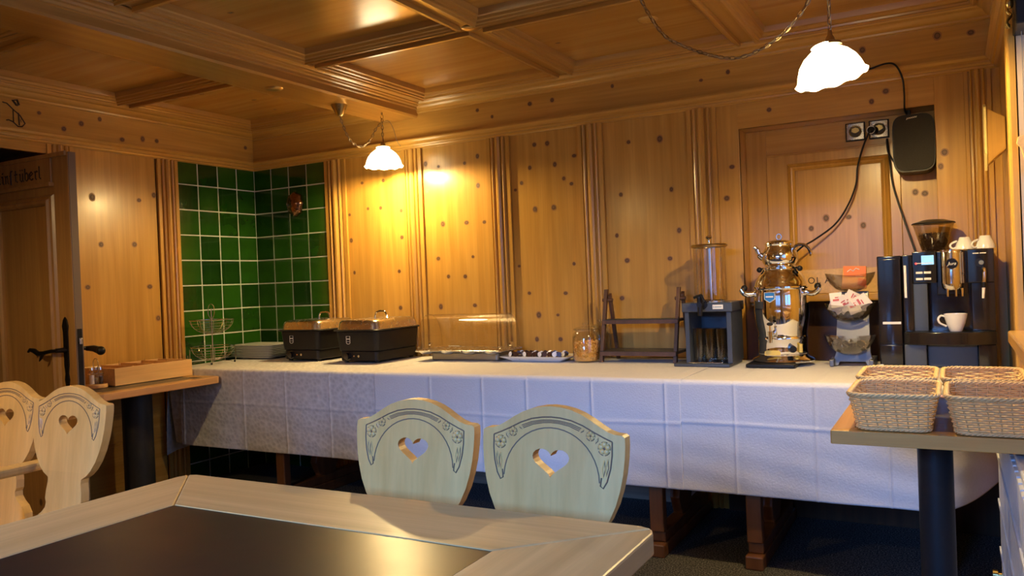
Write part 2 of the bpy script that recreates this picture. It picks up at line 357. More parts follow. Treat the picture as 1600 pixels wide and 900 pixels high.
KB = [(-3.249, 1.833), (-3.082, 1.833), (-3.36, 1.641), (-3.211, 1.668), (-3.111, 1.665), (-2.955, 1.636), (-3.355, 1.477), (-2.958, 1.472), (-3.34, 1.271), (-2.988, 1.265), (-2.761, 1.902), (-2.669, 1.877), (-2.485, 1.877), (-2.396, 1.908), (-2.4, 1.738), (-2.755, 1.736), (-2.654, 1.533), (-2.488, 1.529), (-2.367, 1.524), (-2.696, 1.329), (-2.454, 1.328), (-2.629, 1.219), (-2.512, 1.215), (-2.692, 1.041), (-2.454, 1.044), (-2.99, 1.04), (-2.024, 1.931), (-1.944, 1.929), (-2.058, 1.806), (-1.903, 1.808), (-2.114, 1.726), (-1.852, 1.726), (-1.807, 1.693), (-1.785, 1.843), (-2.036, 1.572), (-1.921, 1.573), (-2.15, 1.259), (-1.811, 1.257), (-2.155, 1.69), (-1.525, 1.609), (-1.25, 1.612), (-1.556, 1.395), (-1.218, 1.4), (-1.504, 1.26), (-1.271, 1.259), (-1.301, 1.876), (-1.471, 1.88), (-2.093, 1.105), (-1.868, 1.098), (-2.038, 0.981), (-1.92, 0.979), (-2.056, 0.845), (-1.91, 0.845), (-1.541, 1.062)]
knots(wb, KB, lambda a, b, t: (a, YB-.0004-t, b))
knots(wb, [(-.938, 1.694), (-.969, 1.542), (-.016, 1.662), (-.033, 1.602)], lambda a, b, t: (a, YB-.0046-t, b), rr=(.007, .012))
knots(wb, [(-.24, 1.962), (-.3, 1.924), (-.751, 1.949)], lambda a, b, t: (a, YB-.0066-t, b), rr=(.008, .013))

# green tiled corner (tiles are parts of the walls)
tile_me = MB().rbox(-.0755, .0755, -.004, .004, -.0755, .0755).v
tm = bmesh.new(); bmesh.ops.create_cube(tm, size=1)
for v in tm.verts: v.co = Vector((v.co.x*.1515, v.co.y*.010, v.co.z*.1515))
bmesh.ops.bevel(tm, geom=[e for e in tm.edges], offset=.0022, segments=1, affect='EDGES')
tmesh = bpy.data.meshes.new('tile'); tm.to_mesh(tmesh); tm.free(); tmesh.materials.append(TILE)
def tile(parent, loc, rz):
    o = bpy.data.objects.new('tile', tmesh); COL.objects.link(o); o.parent = parent; o.location = loc
    o.rotation_euler = (random.uniform(-.006, .006), random.uniform(-.003, .003), rz+random.uniform(-.006, .006)); return o
bpiece('grout', XL, -3.545, 0, 2.0, YB-.006, YB+.02, GROUT, 0)
wl = struct('wall_left', 'knotty pine panelling and green tiles on the left wall')
MB().box(XL-.02, XL+.006, 3.385, YB, 0, 2.0).build('grout', GROUT, wl, smooth=False)
for r in range(13):
    z = 1.861+.079-.158*r
    for c in range(4):
        tile(wb, (XL+.079+.158*c+.004, YB-.003, z), 0)
        tile(wl, (XL+.003, YB-.085-.158*c, z), PI/2)
# ------------------------------------------------------------------ left wall
def lpiece(name, y0, y1, z0, z1, x0, x1, m=PZ, bev=.002):
    return MB().box(x0, x1, y0, y1, z0, z1).build(name, m, wl, smooth=False, bevel=bev)
lpiece('wall_core', 2.56, YB+.1, 0, ZT, XL-.42, XL-.02, DARKW, 0)
lpiece('wall_core', YF-.05, 1.55, 0, ZT, XL-.42, XL-.02, DARKW, 0)
lpiece('wall_core', 1.55, 2.56, 1.96, ZT, XL-.42, XL-.02, DARKW, 0)
lpiece('panel', 2.72, 3.235, .62, 2.0, XL-.02, XL)
lpiece('panel', YF, 1.42, 0, 2.0, XL-.02, XL)
lpiece('lower_panel', 2.56, 3.235, .0, .60, XL-.02, XL, PY); lpiece('lower_rail', 2.56, 3.385, .60, .625, XL-.02, XL+.012, PY); lpiece('lower_rail', 2.56, 3.385, .33, .35, XL-.02, XL+.006, PY)
lpiece('door_header', 1.42, 2.575, 1.95, 2.0, XL-.02, XL+.006, PY)
for a, b in ((3.24, 3.385), (2.57, 2.715), (1.42, 1.565)):
    MB().prism([stile_prof(b-a)], lambda u, v, t, a=a: (XL+v, a+u, t), 0, 2.0).build('stile', PZ, wl, ang=25)
knots(wl, [(2.823, 1.737), (3.116, 1.74), (2.864, 1.474), (3.074, 1.479), (2.773, 1.236), (3.164, 1.23), (3.212, 1.04), (3.218, 1.777)], lambda a, b, t: (XL+.0004+t, a, b), rr=(.011, .015))
# dark room beyond the doorway
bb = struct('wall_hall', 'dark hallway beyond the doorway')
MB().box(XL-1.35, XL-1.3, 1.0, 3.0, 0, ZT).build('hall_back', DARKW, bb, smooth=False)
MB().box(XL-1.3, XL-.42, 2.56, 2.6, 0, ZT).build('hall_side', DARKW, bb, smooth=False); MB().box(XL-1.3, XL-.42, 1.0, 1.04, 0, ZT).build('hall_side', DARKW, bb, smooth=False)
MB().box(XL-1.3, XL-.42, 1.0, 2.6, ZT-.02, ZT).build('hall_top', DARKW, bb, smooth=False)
# ------------------------------------------------------------------ niche with old cupboard door
nz = struct('wall_niche', 'recessed pine niche in the back wall behind the coffee machine')
def npiece(name, x0, x1, y0, y1, z0, z1, m=PZ, bev=.002):
    return MB().box(x0, x1, y0, y1, z0, z1).build(name, m, nz, smooth=False, bevel=bev)
NY = 4.16
npiece('jamb', -.92, -.90, YB, NY+.2, .70, 1.895); npiece('jamb', -.05, -.03, YB, NY+.2, .70, 1.895)
npiece('soffit', -.90, -.05, YB, NY+.02, 1.875, 1.895, PX)
npiece('stile', -.90, -.80, NY, NY+.02, 1.0, 1.875); npiece('stile', -.20, -.05, NY, NY+.02, 1.0, 1.875)
npiece('top_rail', -.80, -.20, NY, NY+.02, 1.745, 1.875, PX)
npiece('cupboard_door', -.80, -.20, NY-.012, NY+.02, 1.05, 1.74)
pd = [(0, 0), (0, .006), (.010, .016), (.016, .018), (.022, .012), (.030, .008), (.036, .0)]
MB().sweep([(-o_, z) for o_, z in pd], [(0, 0), (.385, 0), (.385, .56), (0, .56)], closed=True).build('door_moulding', PY, nz, ang=25).matrix_basis = Matrix.Translation((-.665, NY-.012, 1.10)) @ Matrix.Rotation(PI/2, 4, 'X')
npiece('door_panel', -.665, -.28, NY-.014, NY-.006, 1.10, 1.66)
npiece('moulding', -.80, -.20, NY-.006, NY+.0, 1.74, 1.75, PX)
npiece('lower_ledge', -.90, -.05, NY-.05, NY+.02, 1.018, 1.055, PX, .006)
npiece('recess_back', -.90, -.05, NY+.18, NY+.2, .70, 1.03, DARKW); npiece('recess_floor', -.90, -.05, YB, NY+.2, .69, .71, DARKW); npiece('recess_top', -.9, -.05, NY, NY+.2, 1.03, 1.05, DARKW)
knots(nz, [(-.529, 1.418), (-.428, 1.416), (-.365, 1.372), (-.598, 1.373)], lambda a, b, t: (a, NY-.0145-t, b), rr=(.009, .014))
knots(nz, [(-.141, 1.51), (-.102, 1.501)], lambda a, b, t: (a, NY-.0005-t, b), rr=(.009, .012))
# ------------------------------------------------------------------ mouldings round the room
CROWN = [(0, 1.998), (.012, 1.998), (.020, 2.004), (.022, 2.012), (.030, 2.014), (.034, 2.022), (.034, 2.030), (.046, 2.036), (.052, 2.046), (.052, 2.054), (.02, 2.058), (0, 2.058)]
FRIEZE = [(0, 2.056), (.018, 2.056), (.018, 2.212), (0, 2.212)]
COVE = [(0, 2.205), (.024, 2.205), (.030, 2.210), (.032, 2.218), (.040, 2.222), (.052, 2.232), (.058, 2.244), (.072, 2.250), (.082, 2.262), (.084, 2.272), (0, 2.272)]
# the mitres meet in the corners: one run right wall -> back wall -> left wall
for n, prof, lab in ((1, CROWN, 'pine cornice moulding under the frieze'), (2, FRIEZE, 'flat pine frieze board with knots'), (3, COVE, 'pine cove moulding below the ceiling')):
    t = struct('trim_%d' % n, lab)
    MB().sweep(prof, [(XR, YF), (XR, YB), (XL, YB), (XL, YF)], mi=(0, 1, 0)).build('moulding', [PY, PX], t, ang=25)
    if n == 2:
        knots(t, [(-2.033, 2.157), (-1.895, 2.158), (-1.542, 2.181), (-.937, 2.158), (-1.071, 2.138), (-.329, 2.16), (-.028, 2.17), (.099, 2.161), (-2.373, 2.168), (-2.277, 2.118), (-.4, 2.11)], lambda a, b, t_: (a, YB-.0185-t_, b), rr=(.007, .013))
        knots(t, [(2.876, 2.176), (2.665, 2.091), (2.765, 2.134), (2.533, 2.155), (3.011, 2.08), (3.145, 2.102), (3.241, 2.103), (3.935, 2.15)], lambda a, b, t_: (XL+.0185+t_, a, b), rr=(.007, .012))
        # painted initial on the frieze
        q = MB()
        def st(pts, wd):
            P = [Vector((XL+.0195, 2.353+.110*u, 2.085+.115*v)) for u, v in pts]
            q.tube(P, wd, 5)
        st([(-.04, .82), (.15, .80), (.45, .55), (.72, .36), (.95, .02), (.80, -.14), (.62, -.16), (.40, .02), (.2, .08), (.10, .05)], .0032)
        st([(.42, .55), (.42, .0)], .0028); st([(.66, .45), (.68, -.10)], .003)
        st([(.60, .78), (.42, .98), (.62, 1.02), (.70, .82), (.60, .78)], .006)
        st([(.78, .05), (.74, .16), (.84, .22), (.88, .10)], .0013)
        q.build('painted_initial', DARKTXT, t)
# ------------------------------------------------------------------ ceiling: coffers, rails, beam
ce = struct('ceiling', 'varnished pine coffered ceiling with a heavy beam')
MB().box(XL-.02, XR+.5, YF-.05, YB+.02, ZT, ZT+.03).build('ceiling_deck', CX, ce, smooth=False)
ZR = 2.27
def crail(x0, x1, y0, y1, m): MB().box(x0, x1, y0, y1, ZR, ZT+.001).build('rail', m, ce, smooth=False, bevel=.002)
YS = [3.93, 3.015, 2.945, 2.015, 1.945, 1.015, .945, .015, -.055, YF+.05]
xr = [(-2.70, -1.815), (-1.745, -.855), (-.785, .12)]
xl = [(-4.10, -3.13)]
crail(-2.74, -2.70, YF, YB, CYr); crail(-1.815, -1.745, YF, YB-.05, CYr); crail(-.855, -.785, YF, YB-.05, CYr); crail(.12, XR+.01, YF, YB-.05, CYr)
crail(XL, -4.10, YF, YB-.05, CYr); crail(-3.13, -3.05, YF, YB, CYr)
for i in range(1, 8, 2):
    crail(-2.74, .16, YS[i+1], YS[i], CXr); crail(XL+.04, -3.06, YS[i+1], YS[i], CXr)
crail(-2.74, .16, YS[0], YB, CXr); crail(XL, -3.06, YS[0], YB, CXr)
CM = [(0, ZR+.002), (0, ZR-.018), (.012, ZR-.020), (.017, ZR-.013), (.024, ZR-.011), (.027, ZR-.003), (.036, ZR), (.042, ZR+.010), (.050, ZR+.014), (.054, ZR+.028), (.056, ZR+.042), (.0, ZR+.042)]
for i in range(0, 9, 2):
    y1, y0 = YS[i], YS[i+1]
    for x0, x1 in xr+xl:
        MB().box(x0, x1, y0, y1, ZR+.040, ZR+.052).build('ceiling_panel', CX, ce, smooth=False)
        MB().sweep(CM, [(x0, y0), (x1, y0), (x1, y1), (x0, y1)], closed=True, mi=(0, 1)).build('coffer_moulding', [CXr, CYr], ce, ang=25)
# heavy beam: stepped right face, flat underside
BP = [(-3.05, ZT), (-3.05, 2.186), (-3.042, 2.18), (-2.80, 2.18), (-2.79, 2.190), (-2.79, 2.222), (-2.783, 2.226), (-2.775, 2.226), (-2.772, 2.236), (-2.762, 2.240), (-2.757, 2.248), (-2.745, 2.250), (-2.742, 2.256), (-2.73, 2.262), (-2.715, 2.264), (-2.712, ZR), (-2.712, ZT)]
bm_ = MB().prism([BP], lambda a, b, t: (a, t, b), YF, YB-.02).build('beam', CYr, ce, ang=25)
# ------------------------------------------------------------------ right wall with window, wall behind the camera with window
wr = struct('wall_right', 'pine wall on the right with a window bay')
def rpiece(name, x0, x1, y0, y1, z0, z1, m=PZ, bev=.002):
    return MB().box(x0, x1, y0, y1, z0, z1).build(name, m, wr, smooth=False, bevel=bev)
rpiece('panel', XR, XR+.08, 2.98, YB+.02, 0, 2.0)
rpiece('upper_wall', XR, XR+.5, YF, YB+.02, 2.0, ZT, PY, 0)
rpiece('lower_wall', XR+.04, XR+.5, .95, 2.98, 0, .90, PY, 0)
rpiece('panel', XR, XR+.5, YF, .95, 0, 2.0)
rpiece('reveal', XR-.012, XR+.5, 2.965, 3.0, .955, 2.0, pine('daylit_reveal_pine', 'z', (.50, .36, .22), (.60, .45, .29), rough=.4))  # daylight falling on the reveal is painted into its paler pine
rpiece('casing', XR-.034, XR+.002, 2.965, 3.04, .70, 2.0, PZ, .008)
rpiece('casing', XR-.018, XR+.002, 3.05, 3.16, .0, 2.0, PZ, .006)
rpiece('apron', XR-.02, XR+.05, .97, 2.97, .70, .915, PY)
w1 = struct('window_1', 'window in the right wall with a wooden sill')
MB().box(.145, .64, .95, 2.975, .915, .955).build('window_sill', PY, w1, smooth=False, bevel=.006)
f = MB()
for y in (.95, 1.93, 2.905): f.box(.60, .66, y, y+.07, .955, 2.0)
f.box(.60, .66, .95, 2.975, .955, 1.02); f.box(.60, .66, .95, 2.975, 1.93, 2.0)
f.build('window_frame', PZ, w1, smooth=False, bevel=.004)
MB().box(.628, .632, 1.02, 2.9, 1.02, 1.93).build('pane', PANE, w1, smooth=False)
# rear wall
wf = struct('wall_front', 'pine wall behind the viewer with a window')
for a in ((XL-.02, -1.9, 0, 2.33), (-.15, XR+.5, 0, 2.33), (-1.9, -.15, 0, .95), (-1.9, -.15, 2.0, 2.33)):
    MB().box(a[0], a[1], YF-.1, YF, a[2], a[3]).build('panel', PZ, wf, smooth=False)
w2 = struct('window_2', 'window in the wall behind the viewer')
f = MB()
for x in (-1.9, -1.06, -.21): f.box(x, x+.06, YF-.09, YF-.03, .95, 2.0)
f.box(-1.9, -.15, YF-.09, YF-.03, .95, 1.01); f.box(-1.9, -.15, YF-.09, YF-.03, 1.94, 2.0)
f.build('window_frame', PX, w2, smooth=False, bevel=.004)
MB().box(-1.86, -.20, YF-.062, YF-.058, 1.0, 1.95).build('pane', PANE, w2, smooth=False)
# ------------------------------------------------------------------ door leaf standing open
d1 = struct('door_1', 'open pine door with lettered sign board and black iron lever')
def dpiece(name, x0, x1, y0, y1, z0, z1, m=DOORW, bev=.003): return MB().box(x0, x1, y0, y1, z0, z1).build(name, m, d1, smooth=False, bevel=bev)
dpiece('leaf', -4.62, -3.692, 2.372, 2.412, .01, 1.88)
dpiece('free_edge', -3.692, -3.688, 2.374, 2.410, .01, 1.88, GREYW, 0)
DM = [(0, 0), (0, .012), (.010, .022), (.022, .024), (.030, .014), (.042, .010), (.052, 0)]
for z0, z1 in ((.44, 1.635), (.10, .36)):
    o = MB().sweep([(-a, b) for a, b in DM], [(0, 0), (.40, 0), (.40, z1-z0), (0, z1-z0)], closed=True).build('panel_moulding', DOORY, d1, ang=25)
    o.matrix_basis = Matrix.Translation((-4.262, 2.372, z0)) @ Matrix.Rotation(PI/2, 4, 'X')
dpiece('sign_board', -4.42, -3.815, 2.362, 2.373, 1.742, 1.862)
dpiece('sign_ledge', -4.43, -3.808, 2.348, 2.373, 1.724, 1.744)
dpiece('top_batten', -4.60, -3.70, 2.360, 2.373, 1.862, 1.884)
# blackletter word on the sign board, drawn with a broad pen
GL = {'W': [[(.0, 1), (.12, .85), (.10, .1), (.3, 0)], [(.3, .95), (.42, .85), (.40, .1), (.6, 0), (.85, .2), (.85, .8), (.7, 1)]],
      'e': [[(.3, .65), (.08, .5), (.08, .12), (.3, 0), (.5, .1)], [(.3, .65), (.48, .5), (.10, .3)]],
      'i': [[(.05, .6), (.2, .65), (.2, .08), (.34, .0)], [(.16, .85), (.26, .92)]],
      'n': [[(.05, .6), (.16, .65), (.16, .0)], [(.16, .5), (.4, .66), (.42, .08), (.54, 0)]],
      's': [[(.42, .95), (.25, .98), (.2, .8), (.2, -.15)], [(.08, .6), (.2, .62)]],
      't': [[(.2, .95), (.2, .1), (.42, .02)], [(.05, .62), (.42, .64)]],
      'u': [[(.05, .6), (.14, .64), (.14, .1), (.3, 0), (.46, .12)], [(.46, .66), (.46, .08), (.58, 0)], [(.16, .88), (.2, .94)], [(.42, .88), (.46, .94)]],
      'b': [[(.14, 1), (.14, .1), (.32, 0), (.5, .14), (.5, .48), (.34, .64), (.14, .5)]],
      'r': [[(.05, .6), (.16, .65), (.16, .05), (.28, 0)], [(.16, .5), (.34, .66), (.44, .58)]],
      'l': [[(.14, 1), (.14, .1), (.3, 0)]]}
q = MB(); x = -4.335
for ch in 'Weinstuberl':
    wd = {'W': .95, 'i': .42, 'l': .42, 'r': .5}.get(ch, .62)
    for sk in GL[ch]:
        q.tube([(x+.068*a, 2.361, 1.768+.062*b) for a, b in sk], .0036, 5)
    x += .068*wd
q.build('lettering', DARKTXT, d1)
h = MB()
h.prism([[(-.018, -.17), (-.010, -.205), (0, -.22), (.010, -.205), (.018, -.17), (.012, -.14), (.018, -.10), (.018, .06), (.024, .09), (.014, .12), (0, .135), (-.014, .12), (-.024, .09), (-.018, .06), (-.018, -.10), (-.012, -.14)]], lambda a, b, t: (-3.762+a, 2.372-t, .955+b), 0, .006)
h.build('escutcheon', IRON, d1, bevel=.0015)
h = MB(); h.cyl((-3.762, 2.372, .93), (-3.762, 2.318, .93), .013, .011, 14)
h.tube([(-3.762, 2.322, .93), (-3.80, 2.316, .928), (-3.85, 2.312, .920), (-3.89, 2.310, .915), (-3.92, 2.308, .93), (-3.95, 2.306, .935), (-3.965, 2.305, .925)], [.009, .009, .010, .013, .012, .009, .006], 10)
h.tube([(-3.86, 2.312, .915), (-3.87, 2.31, .895), (-3.885, 2.31, .88)], [.008, .007, .003], 8)
h.build('door_lever', IRON, d1)
dpiece('strike_plate', -3.689, -3.686, 2.380, 2.404, .70, 1.03, IRON, .001)
dpiece('latch_bolt', -3.690, -3.676, 2.384, 2.400, .955, .985, STEELB, .002)
h = MB(); h.cyl((-3.735, 2.411, .935), (-3.735, 2.46, .93), .010, n=12); h.tube([(-3.735, 2.455, .93), (-3.70, 2.47, .928), (-3.66, 2.475, .918)], [.012, .016, .020], 12); h.ball((-3.655, 2.475, .917), .022, 8)
h.build('inner_knob', IRON, d1)

# ------------------------------------------------------------------ pendant lamps
def chain_mb(mb, pts, pitch=.020, ln=.013, wd=.0065, wire=.0018, mi=0):
    P = [Vector(p) for p in pts]; seg = []; 
    # resample
    out = [P[0]]; acc = 0
    for a, b in zip(P, P[1:]):
        L = (b-a).length; d = 0
        while acc+(L-d) >= pitch:
            d += pitch-acc; out.append(a+(b-a)*(d/L)); acc = 0
        acc += L-d
    for i in range(len(out)-1):
        c = (out[i]+out[i+1])/2; t = (out[i+1]-out[i]).normalized(); n = t.orthogonal().normalized(); n2 = t.cross(n)
        a = n if i % 2 else n2
        mb.tube([c+t*ln*math.cos(2*PI*k/10)+a*wd*math.sin(2*PI*k/10) for k in range(10)], wire, 5, mi, closed=True)
def spline(pts, n=8):
    P = [Vector(p) for p in pts]; P = [P[0]*2-P[1]]+P+[P[-1]*2-P[-2]]; o = []
    for i in range(1, len(P)-2):
        for k in range(n):
            t = k/n; a, b, c, d = P[i-1:i+3]
            o.append(.5*((2*b)+(-a+c)*t+(2*a-5*b+4*c-d)*t*t+(-a+3*b-3*c+d)*t**3))
    o.append(P[-2]); return o
def pendant(label, x, y, zrim, zceil, canopy, swag, R=.111, tilt=(0, 0), zcan=None):
    L = thing('pendant_lamp', label, 'lamp', (x, y, zrim), 0, 'opal glass pendant lamps')
    off = Vector((-x, -y, -zrim)); H = .112
    sh = MB()
    def wob(r, z, a):
        k = max(0, 1-z/.05)
        return r*(1+.016*k*math.cos(10*a)), z+.0035*k*math.cos(10*a)
    pr = [(.034, H+.004), (.040, H), (.034, H-.006), (.046, H-.014), (.070, H-.032), (.088, H-.055), (.098, H-.080), (.102, H-.100), (R, H-.110), (R-.003, H-.112), (.099, H-.100), (.095, H-.080), (.085, H-.057), (.067, H-.035), (.044, H-.018), (.031, H-.008)]
    sh.lathe([(r*R/.111, z) for r, z in pr], n=60, cap=False, wob=wob)
    s_ = sh.build('shade', OPAL, L, ang=80); s_.rotation_euler = (tilt[0], tilt[1], 0)
    MB().lathe([(.001, H+.045), (.006, H+.045), (.008, H+.030), (.013, H+.022), (.016, H+.012), (.034, H+.006), (.036, H-.002), (.001, H-.002)], n=24).build('shade_holder', BRASSD, L)
    MB().ball((0, 0, .058), .028, 8).build('bulb', mat('lit_bulb', (1, .9, .7), .3, emit=(1, .75, .38), es=40), L)
    c = MB(); chain_mb(c, [Vector((0, 0, H+.045)), Vector((0, 0, zceil-zrim-.03))]); 
    if swag: chain_mb(c, [Vector(p)+off for p in swag])
    c.build('chain', BRASSD, L)
    c = MB(); c.cyl((0, 0, zceil-zrim), (0, 0, zceil-zrim-.014), .006, .004, 8); c.tube([Vector((.010*math.sin(a), 0, zceil-zrim-.026+.012*math.cos(a))) for a in [i*.6 for i in range(10)]], .002, 6)
    c.build('ceiling_hook', BRASS, L)
    if swag:
        c = MB(); sp = [Vector(p)+off+Vector((.004*math.sin(i*1.3), .004*math.cos(i*1.3), 0)) for i, p in enumerate(swag)]
        c.tube(sp, .0022, 6); c.tube([Vector((.004*math.sin(i), .004*math.cos(i), H+.03+(zceil-zrim-.06-H)*i/12)) for i in range(13)], .002, 6)
        c.build('cable', mat('golden_cable', (.45, .32, .13), .5), L)
        cx, cy = canopy; zc = (zcan or zceil)-zrim
        MB().lathe([(.001, zc-.062), (.012, zc-.062), (.020, zc-.055), (.030, zc-.035), (.042, zc-.010), (.046, zc), (.001, zc)], (cx-x, cy-y, 0), 28).build('canopy', BRASS, L)
    d = bpy.data.lights.new('lamp_bulb_light', 'POINT'); d.energy = LAMP_POWER*(.85 if y < 1 else 1); d.color = WARM; d.shadow_soft_size = .02
    o = bpy.data.objects.new('lamp_bulb_light', d); COL.objects.link(o); o.parent = L; o.location = (0, 0, .018)
    return L
sw1 = spline([(-2.924, 3.448, 2.12), (-2.925, 3.50, 2.03), (-2.93, 3.56, 1.985), (-2.92, 3.63, 1.975), (-2.90, 3.68, 2.02), (-2.885, 3.71, 2.08), (-2.867, 3.75, 2.125)])
lp1 = pendant('lit opal glass pendant lamp hanging left, close to the pine wall', -2.867, 3.75, 1.866, 2.18, (-2.924, 3.448), sw1)
c = MB(); c.tube(spline([(0, 0, .26), (.03, .02, .265), (.055, .03, .22), (.07, .04, .15), (.09, .045, .115)]), .0022, 6); c.build('loose_cable', mat('twisted_cable', (.30, .22, .12), .5), lp1)
sw2 = spline([(-.98, 2.80, 2.22), (-.905, 2.80, 2.07), (-.83, 2.80, 1.99), (-.64, 2.80, 1.905), (-.50, 2.80, 1.94), (-.40, 2.80, 2.03), (-.335, 2.80, 2.15), (-.325, 2.80, 2.24)])
pendant('large lit opal glass pendant lamp hanging in front of the niche', -.325, 2.80, 1.785, 2.27, (-.99, 2.80), sw2, R=.112, tilt=(0, -.18), zcan=2.31)
pendant('lit opal glass pendant lamp over the left half of the slate table, out of view', -2.75, .45, 1.84, 2.27, (-2.9, .3), None)
for nm, x, y, z, lab in (('ceiling_disc', -1.78, 2.98, 2.27, 'round brass ceiling disc where the ceiling rails cross'), ('ceiling_disc', -2.928, 2.968, 2.18, 'round brass disc under the heavy beam'), ('ceiling_disc', -1.15, 3.45, 2.31, 'round wooden disc in the ceiling panel right of centre')):
    o = MB().lathe([(.001, -.012), (.030, -.010), (.042, -.004), (.045, 0), (.001, 0)], n=28).build(nm, mat('disc_finish', (.42, .30, .12), .3, .8) if 'brass' in lab else PX, None, loc=(x, y, z)); tag(o, lab, 'ceiling disc', 'round discs on the ceiling')

# ------------------------------------------------------------------ tables with slate inlay
def slab(root, X0, X1, Y0, Y1, z0, z1, fwid, mx, my, inlay, corner=.018):
    """four mitred frame boards and an inlay, in root coordinates"""
    xi0, xi1, yi0, yi1 = X0+fwid, X1-fwid, Y0+fwid, Y1-fwid; c = corner
    P = lambda a, b, t: (a, b, t)
    MB().prism([[(X0+c, Y0), (X1-c, Y0), (X1-c*.3, Y0+c*.3), (xi1, yi0), (xi0, yi0), (X0+c*.3, Y0+c*.3)]], P, z0, z1).build('frame_board', mx, root, smooth=False, bevel=.004)
    MB().prism([[(X0+c, Y1), (X1-c, Y1), (X1-c*.3, Y1-c*.3), (xi1, yi1), (xi0, yi1), (X0+c*.3, Y1-c*.3)]], P, z0, z1).build('frame_board', mx, root, smooth=False, bevel=.004)
    MB().prism([[(X0, Y0+c), (X0, Y1-c), (X0+c*.3, Y1-c*.3), (xi0, yi1), (xi0, yi0), (X0+c*.3, Y0+c*.3)]], P, z0, z1).build('frame_board', my, root, smooth=False, bevel=.004)
    MB().prism([[(X1, Y0+c), (X1, Y1-c), (X1-c*.3, Y1-c*.3), (xi1, yi1), (xi1, yi0), (X1-c*.3, Y0+c*.3)]], P, z0, z1).build('frame_board', my, root, smooth=False, bevel=.004)
    MB().box(xi0, xi1, yi0, yi1, z0+.004, z1-.0015).build('inlay', inlay, root, smooth=False)
t = thing('dining_table', 'large table with pale wood frame and dark inlay in the foreground', 'table', (-1.02, .74, 0))
slab(t, -.575, .575, -.55, .55, .712, .75, .205, TABX, TABY, SLATE, .03)
for sx in (-.4, .4):
    for sy in (-.38, .38): MB().rbox(sx-.04, sx+.04, sy-.04, sy+.04, 0, .713, .01).build('leg', TABY, t)
t = thing('side_table', 'small oak table with wooden box and cruets beside the open door', 'table', (-3.865, 2.795, 0))
slab(t, -.25, .25, -.372, .372, .672, .710, .07, OAKX, OAKY, SLATE2, .03)
MB().cyl((.01, .01, .0), (.01, .01, .673), .076, n=28).build('pedestal', BLACKM, t); MB().lathe([(.001, 0), (.22, 0), (.22, .012), (.07, .03), (.001, .03)], (.01, .01, 0), 32).build('foot_plate', BLACKM, t)
t = thing('side_table', 'oak table carrying four wicker baskets at the right edge', 'table', (-.062, 2.59, 0))
slab(t, -.233, .225, -.355, .355, .715, .75, .055, OAKX, OAKY, SLATE2, .004)
MB().cyl((0, 0, .0), (0, 0, .716), .046, n=28).build('pedestal', BLACKM, t); MB().lathe([(.001, 0), (.18, 0), (.18, .012), (.05, .03), (.001, .03)], (0, 0, 0), 32).build('foot_plate', BLACKM, t)

# ------------------------------------------------------------------ buffet tables under the cloths
def trestle(root, x, y0, y1):
    m = MB(); yc = (y0+y1)/2
    pr = [(-.06, .10), (-.10, .18), (-.07, .26), (-.04, .32), (-.06, .40), (-.12, .46), (-.13, .56), (-.20, .62), (-.24, .70), (.24, .70), (.20, .62), (.13, .56), (.12, .46), (.06, .40), (.04, .32), (.07, .26), (.10, .18), (.06, .10)]
    m.prism([pr], lambda a, b, t_: (x+t_, yc+a, b), -.022, .022); m.build('trestle', TREST, root, bevel=.004, smooth=False)
    f_ = MB(); f_.box(x-.035, x+.035, y0, y1, 0, .055); f_.box(x-.03, x+.03, y0+.04, y1-.04, .055, .10); f_.build('trestle_foot', TREST, root, smooth=False, bevel=.006)
    MB().box(x-.03, x+.03, y0+.02, y0+.07, .10, .70).build('trestle_post', TREST, root, smooth=False, bevel=.006)
for nm, X0, X1, xs, lab in (('buffet_table', -4.06, -.96, (-3.25, -1.12), 'long wooden trestle table under the cloths on the left'), ('buffet_table', -.95, .10, (-.72, -.078), 'short wooden trestle table under the cloth on the right')):
    t = thing(nm, lab, 'table', (0, 0, 0), 0); t.location = ((X0+X1)/2, 3.6, 0)
    MB().box(X0, X1, 3.195, 3.985, .70, .742).build('tabletop', TREST, t, smooth=False, loc=(-(X0+X1)/2, -3.6, 0))
    for x in xs:
        k0 = len(t.children); trestle(t, x, 3.20, 3.95)
        for ch in list(t.children)[k0:]: pass
    for ch in t.children: ch.location = (-(X0+X1)/2, -3.6, 0)
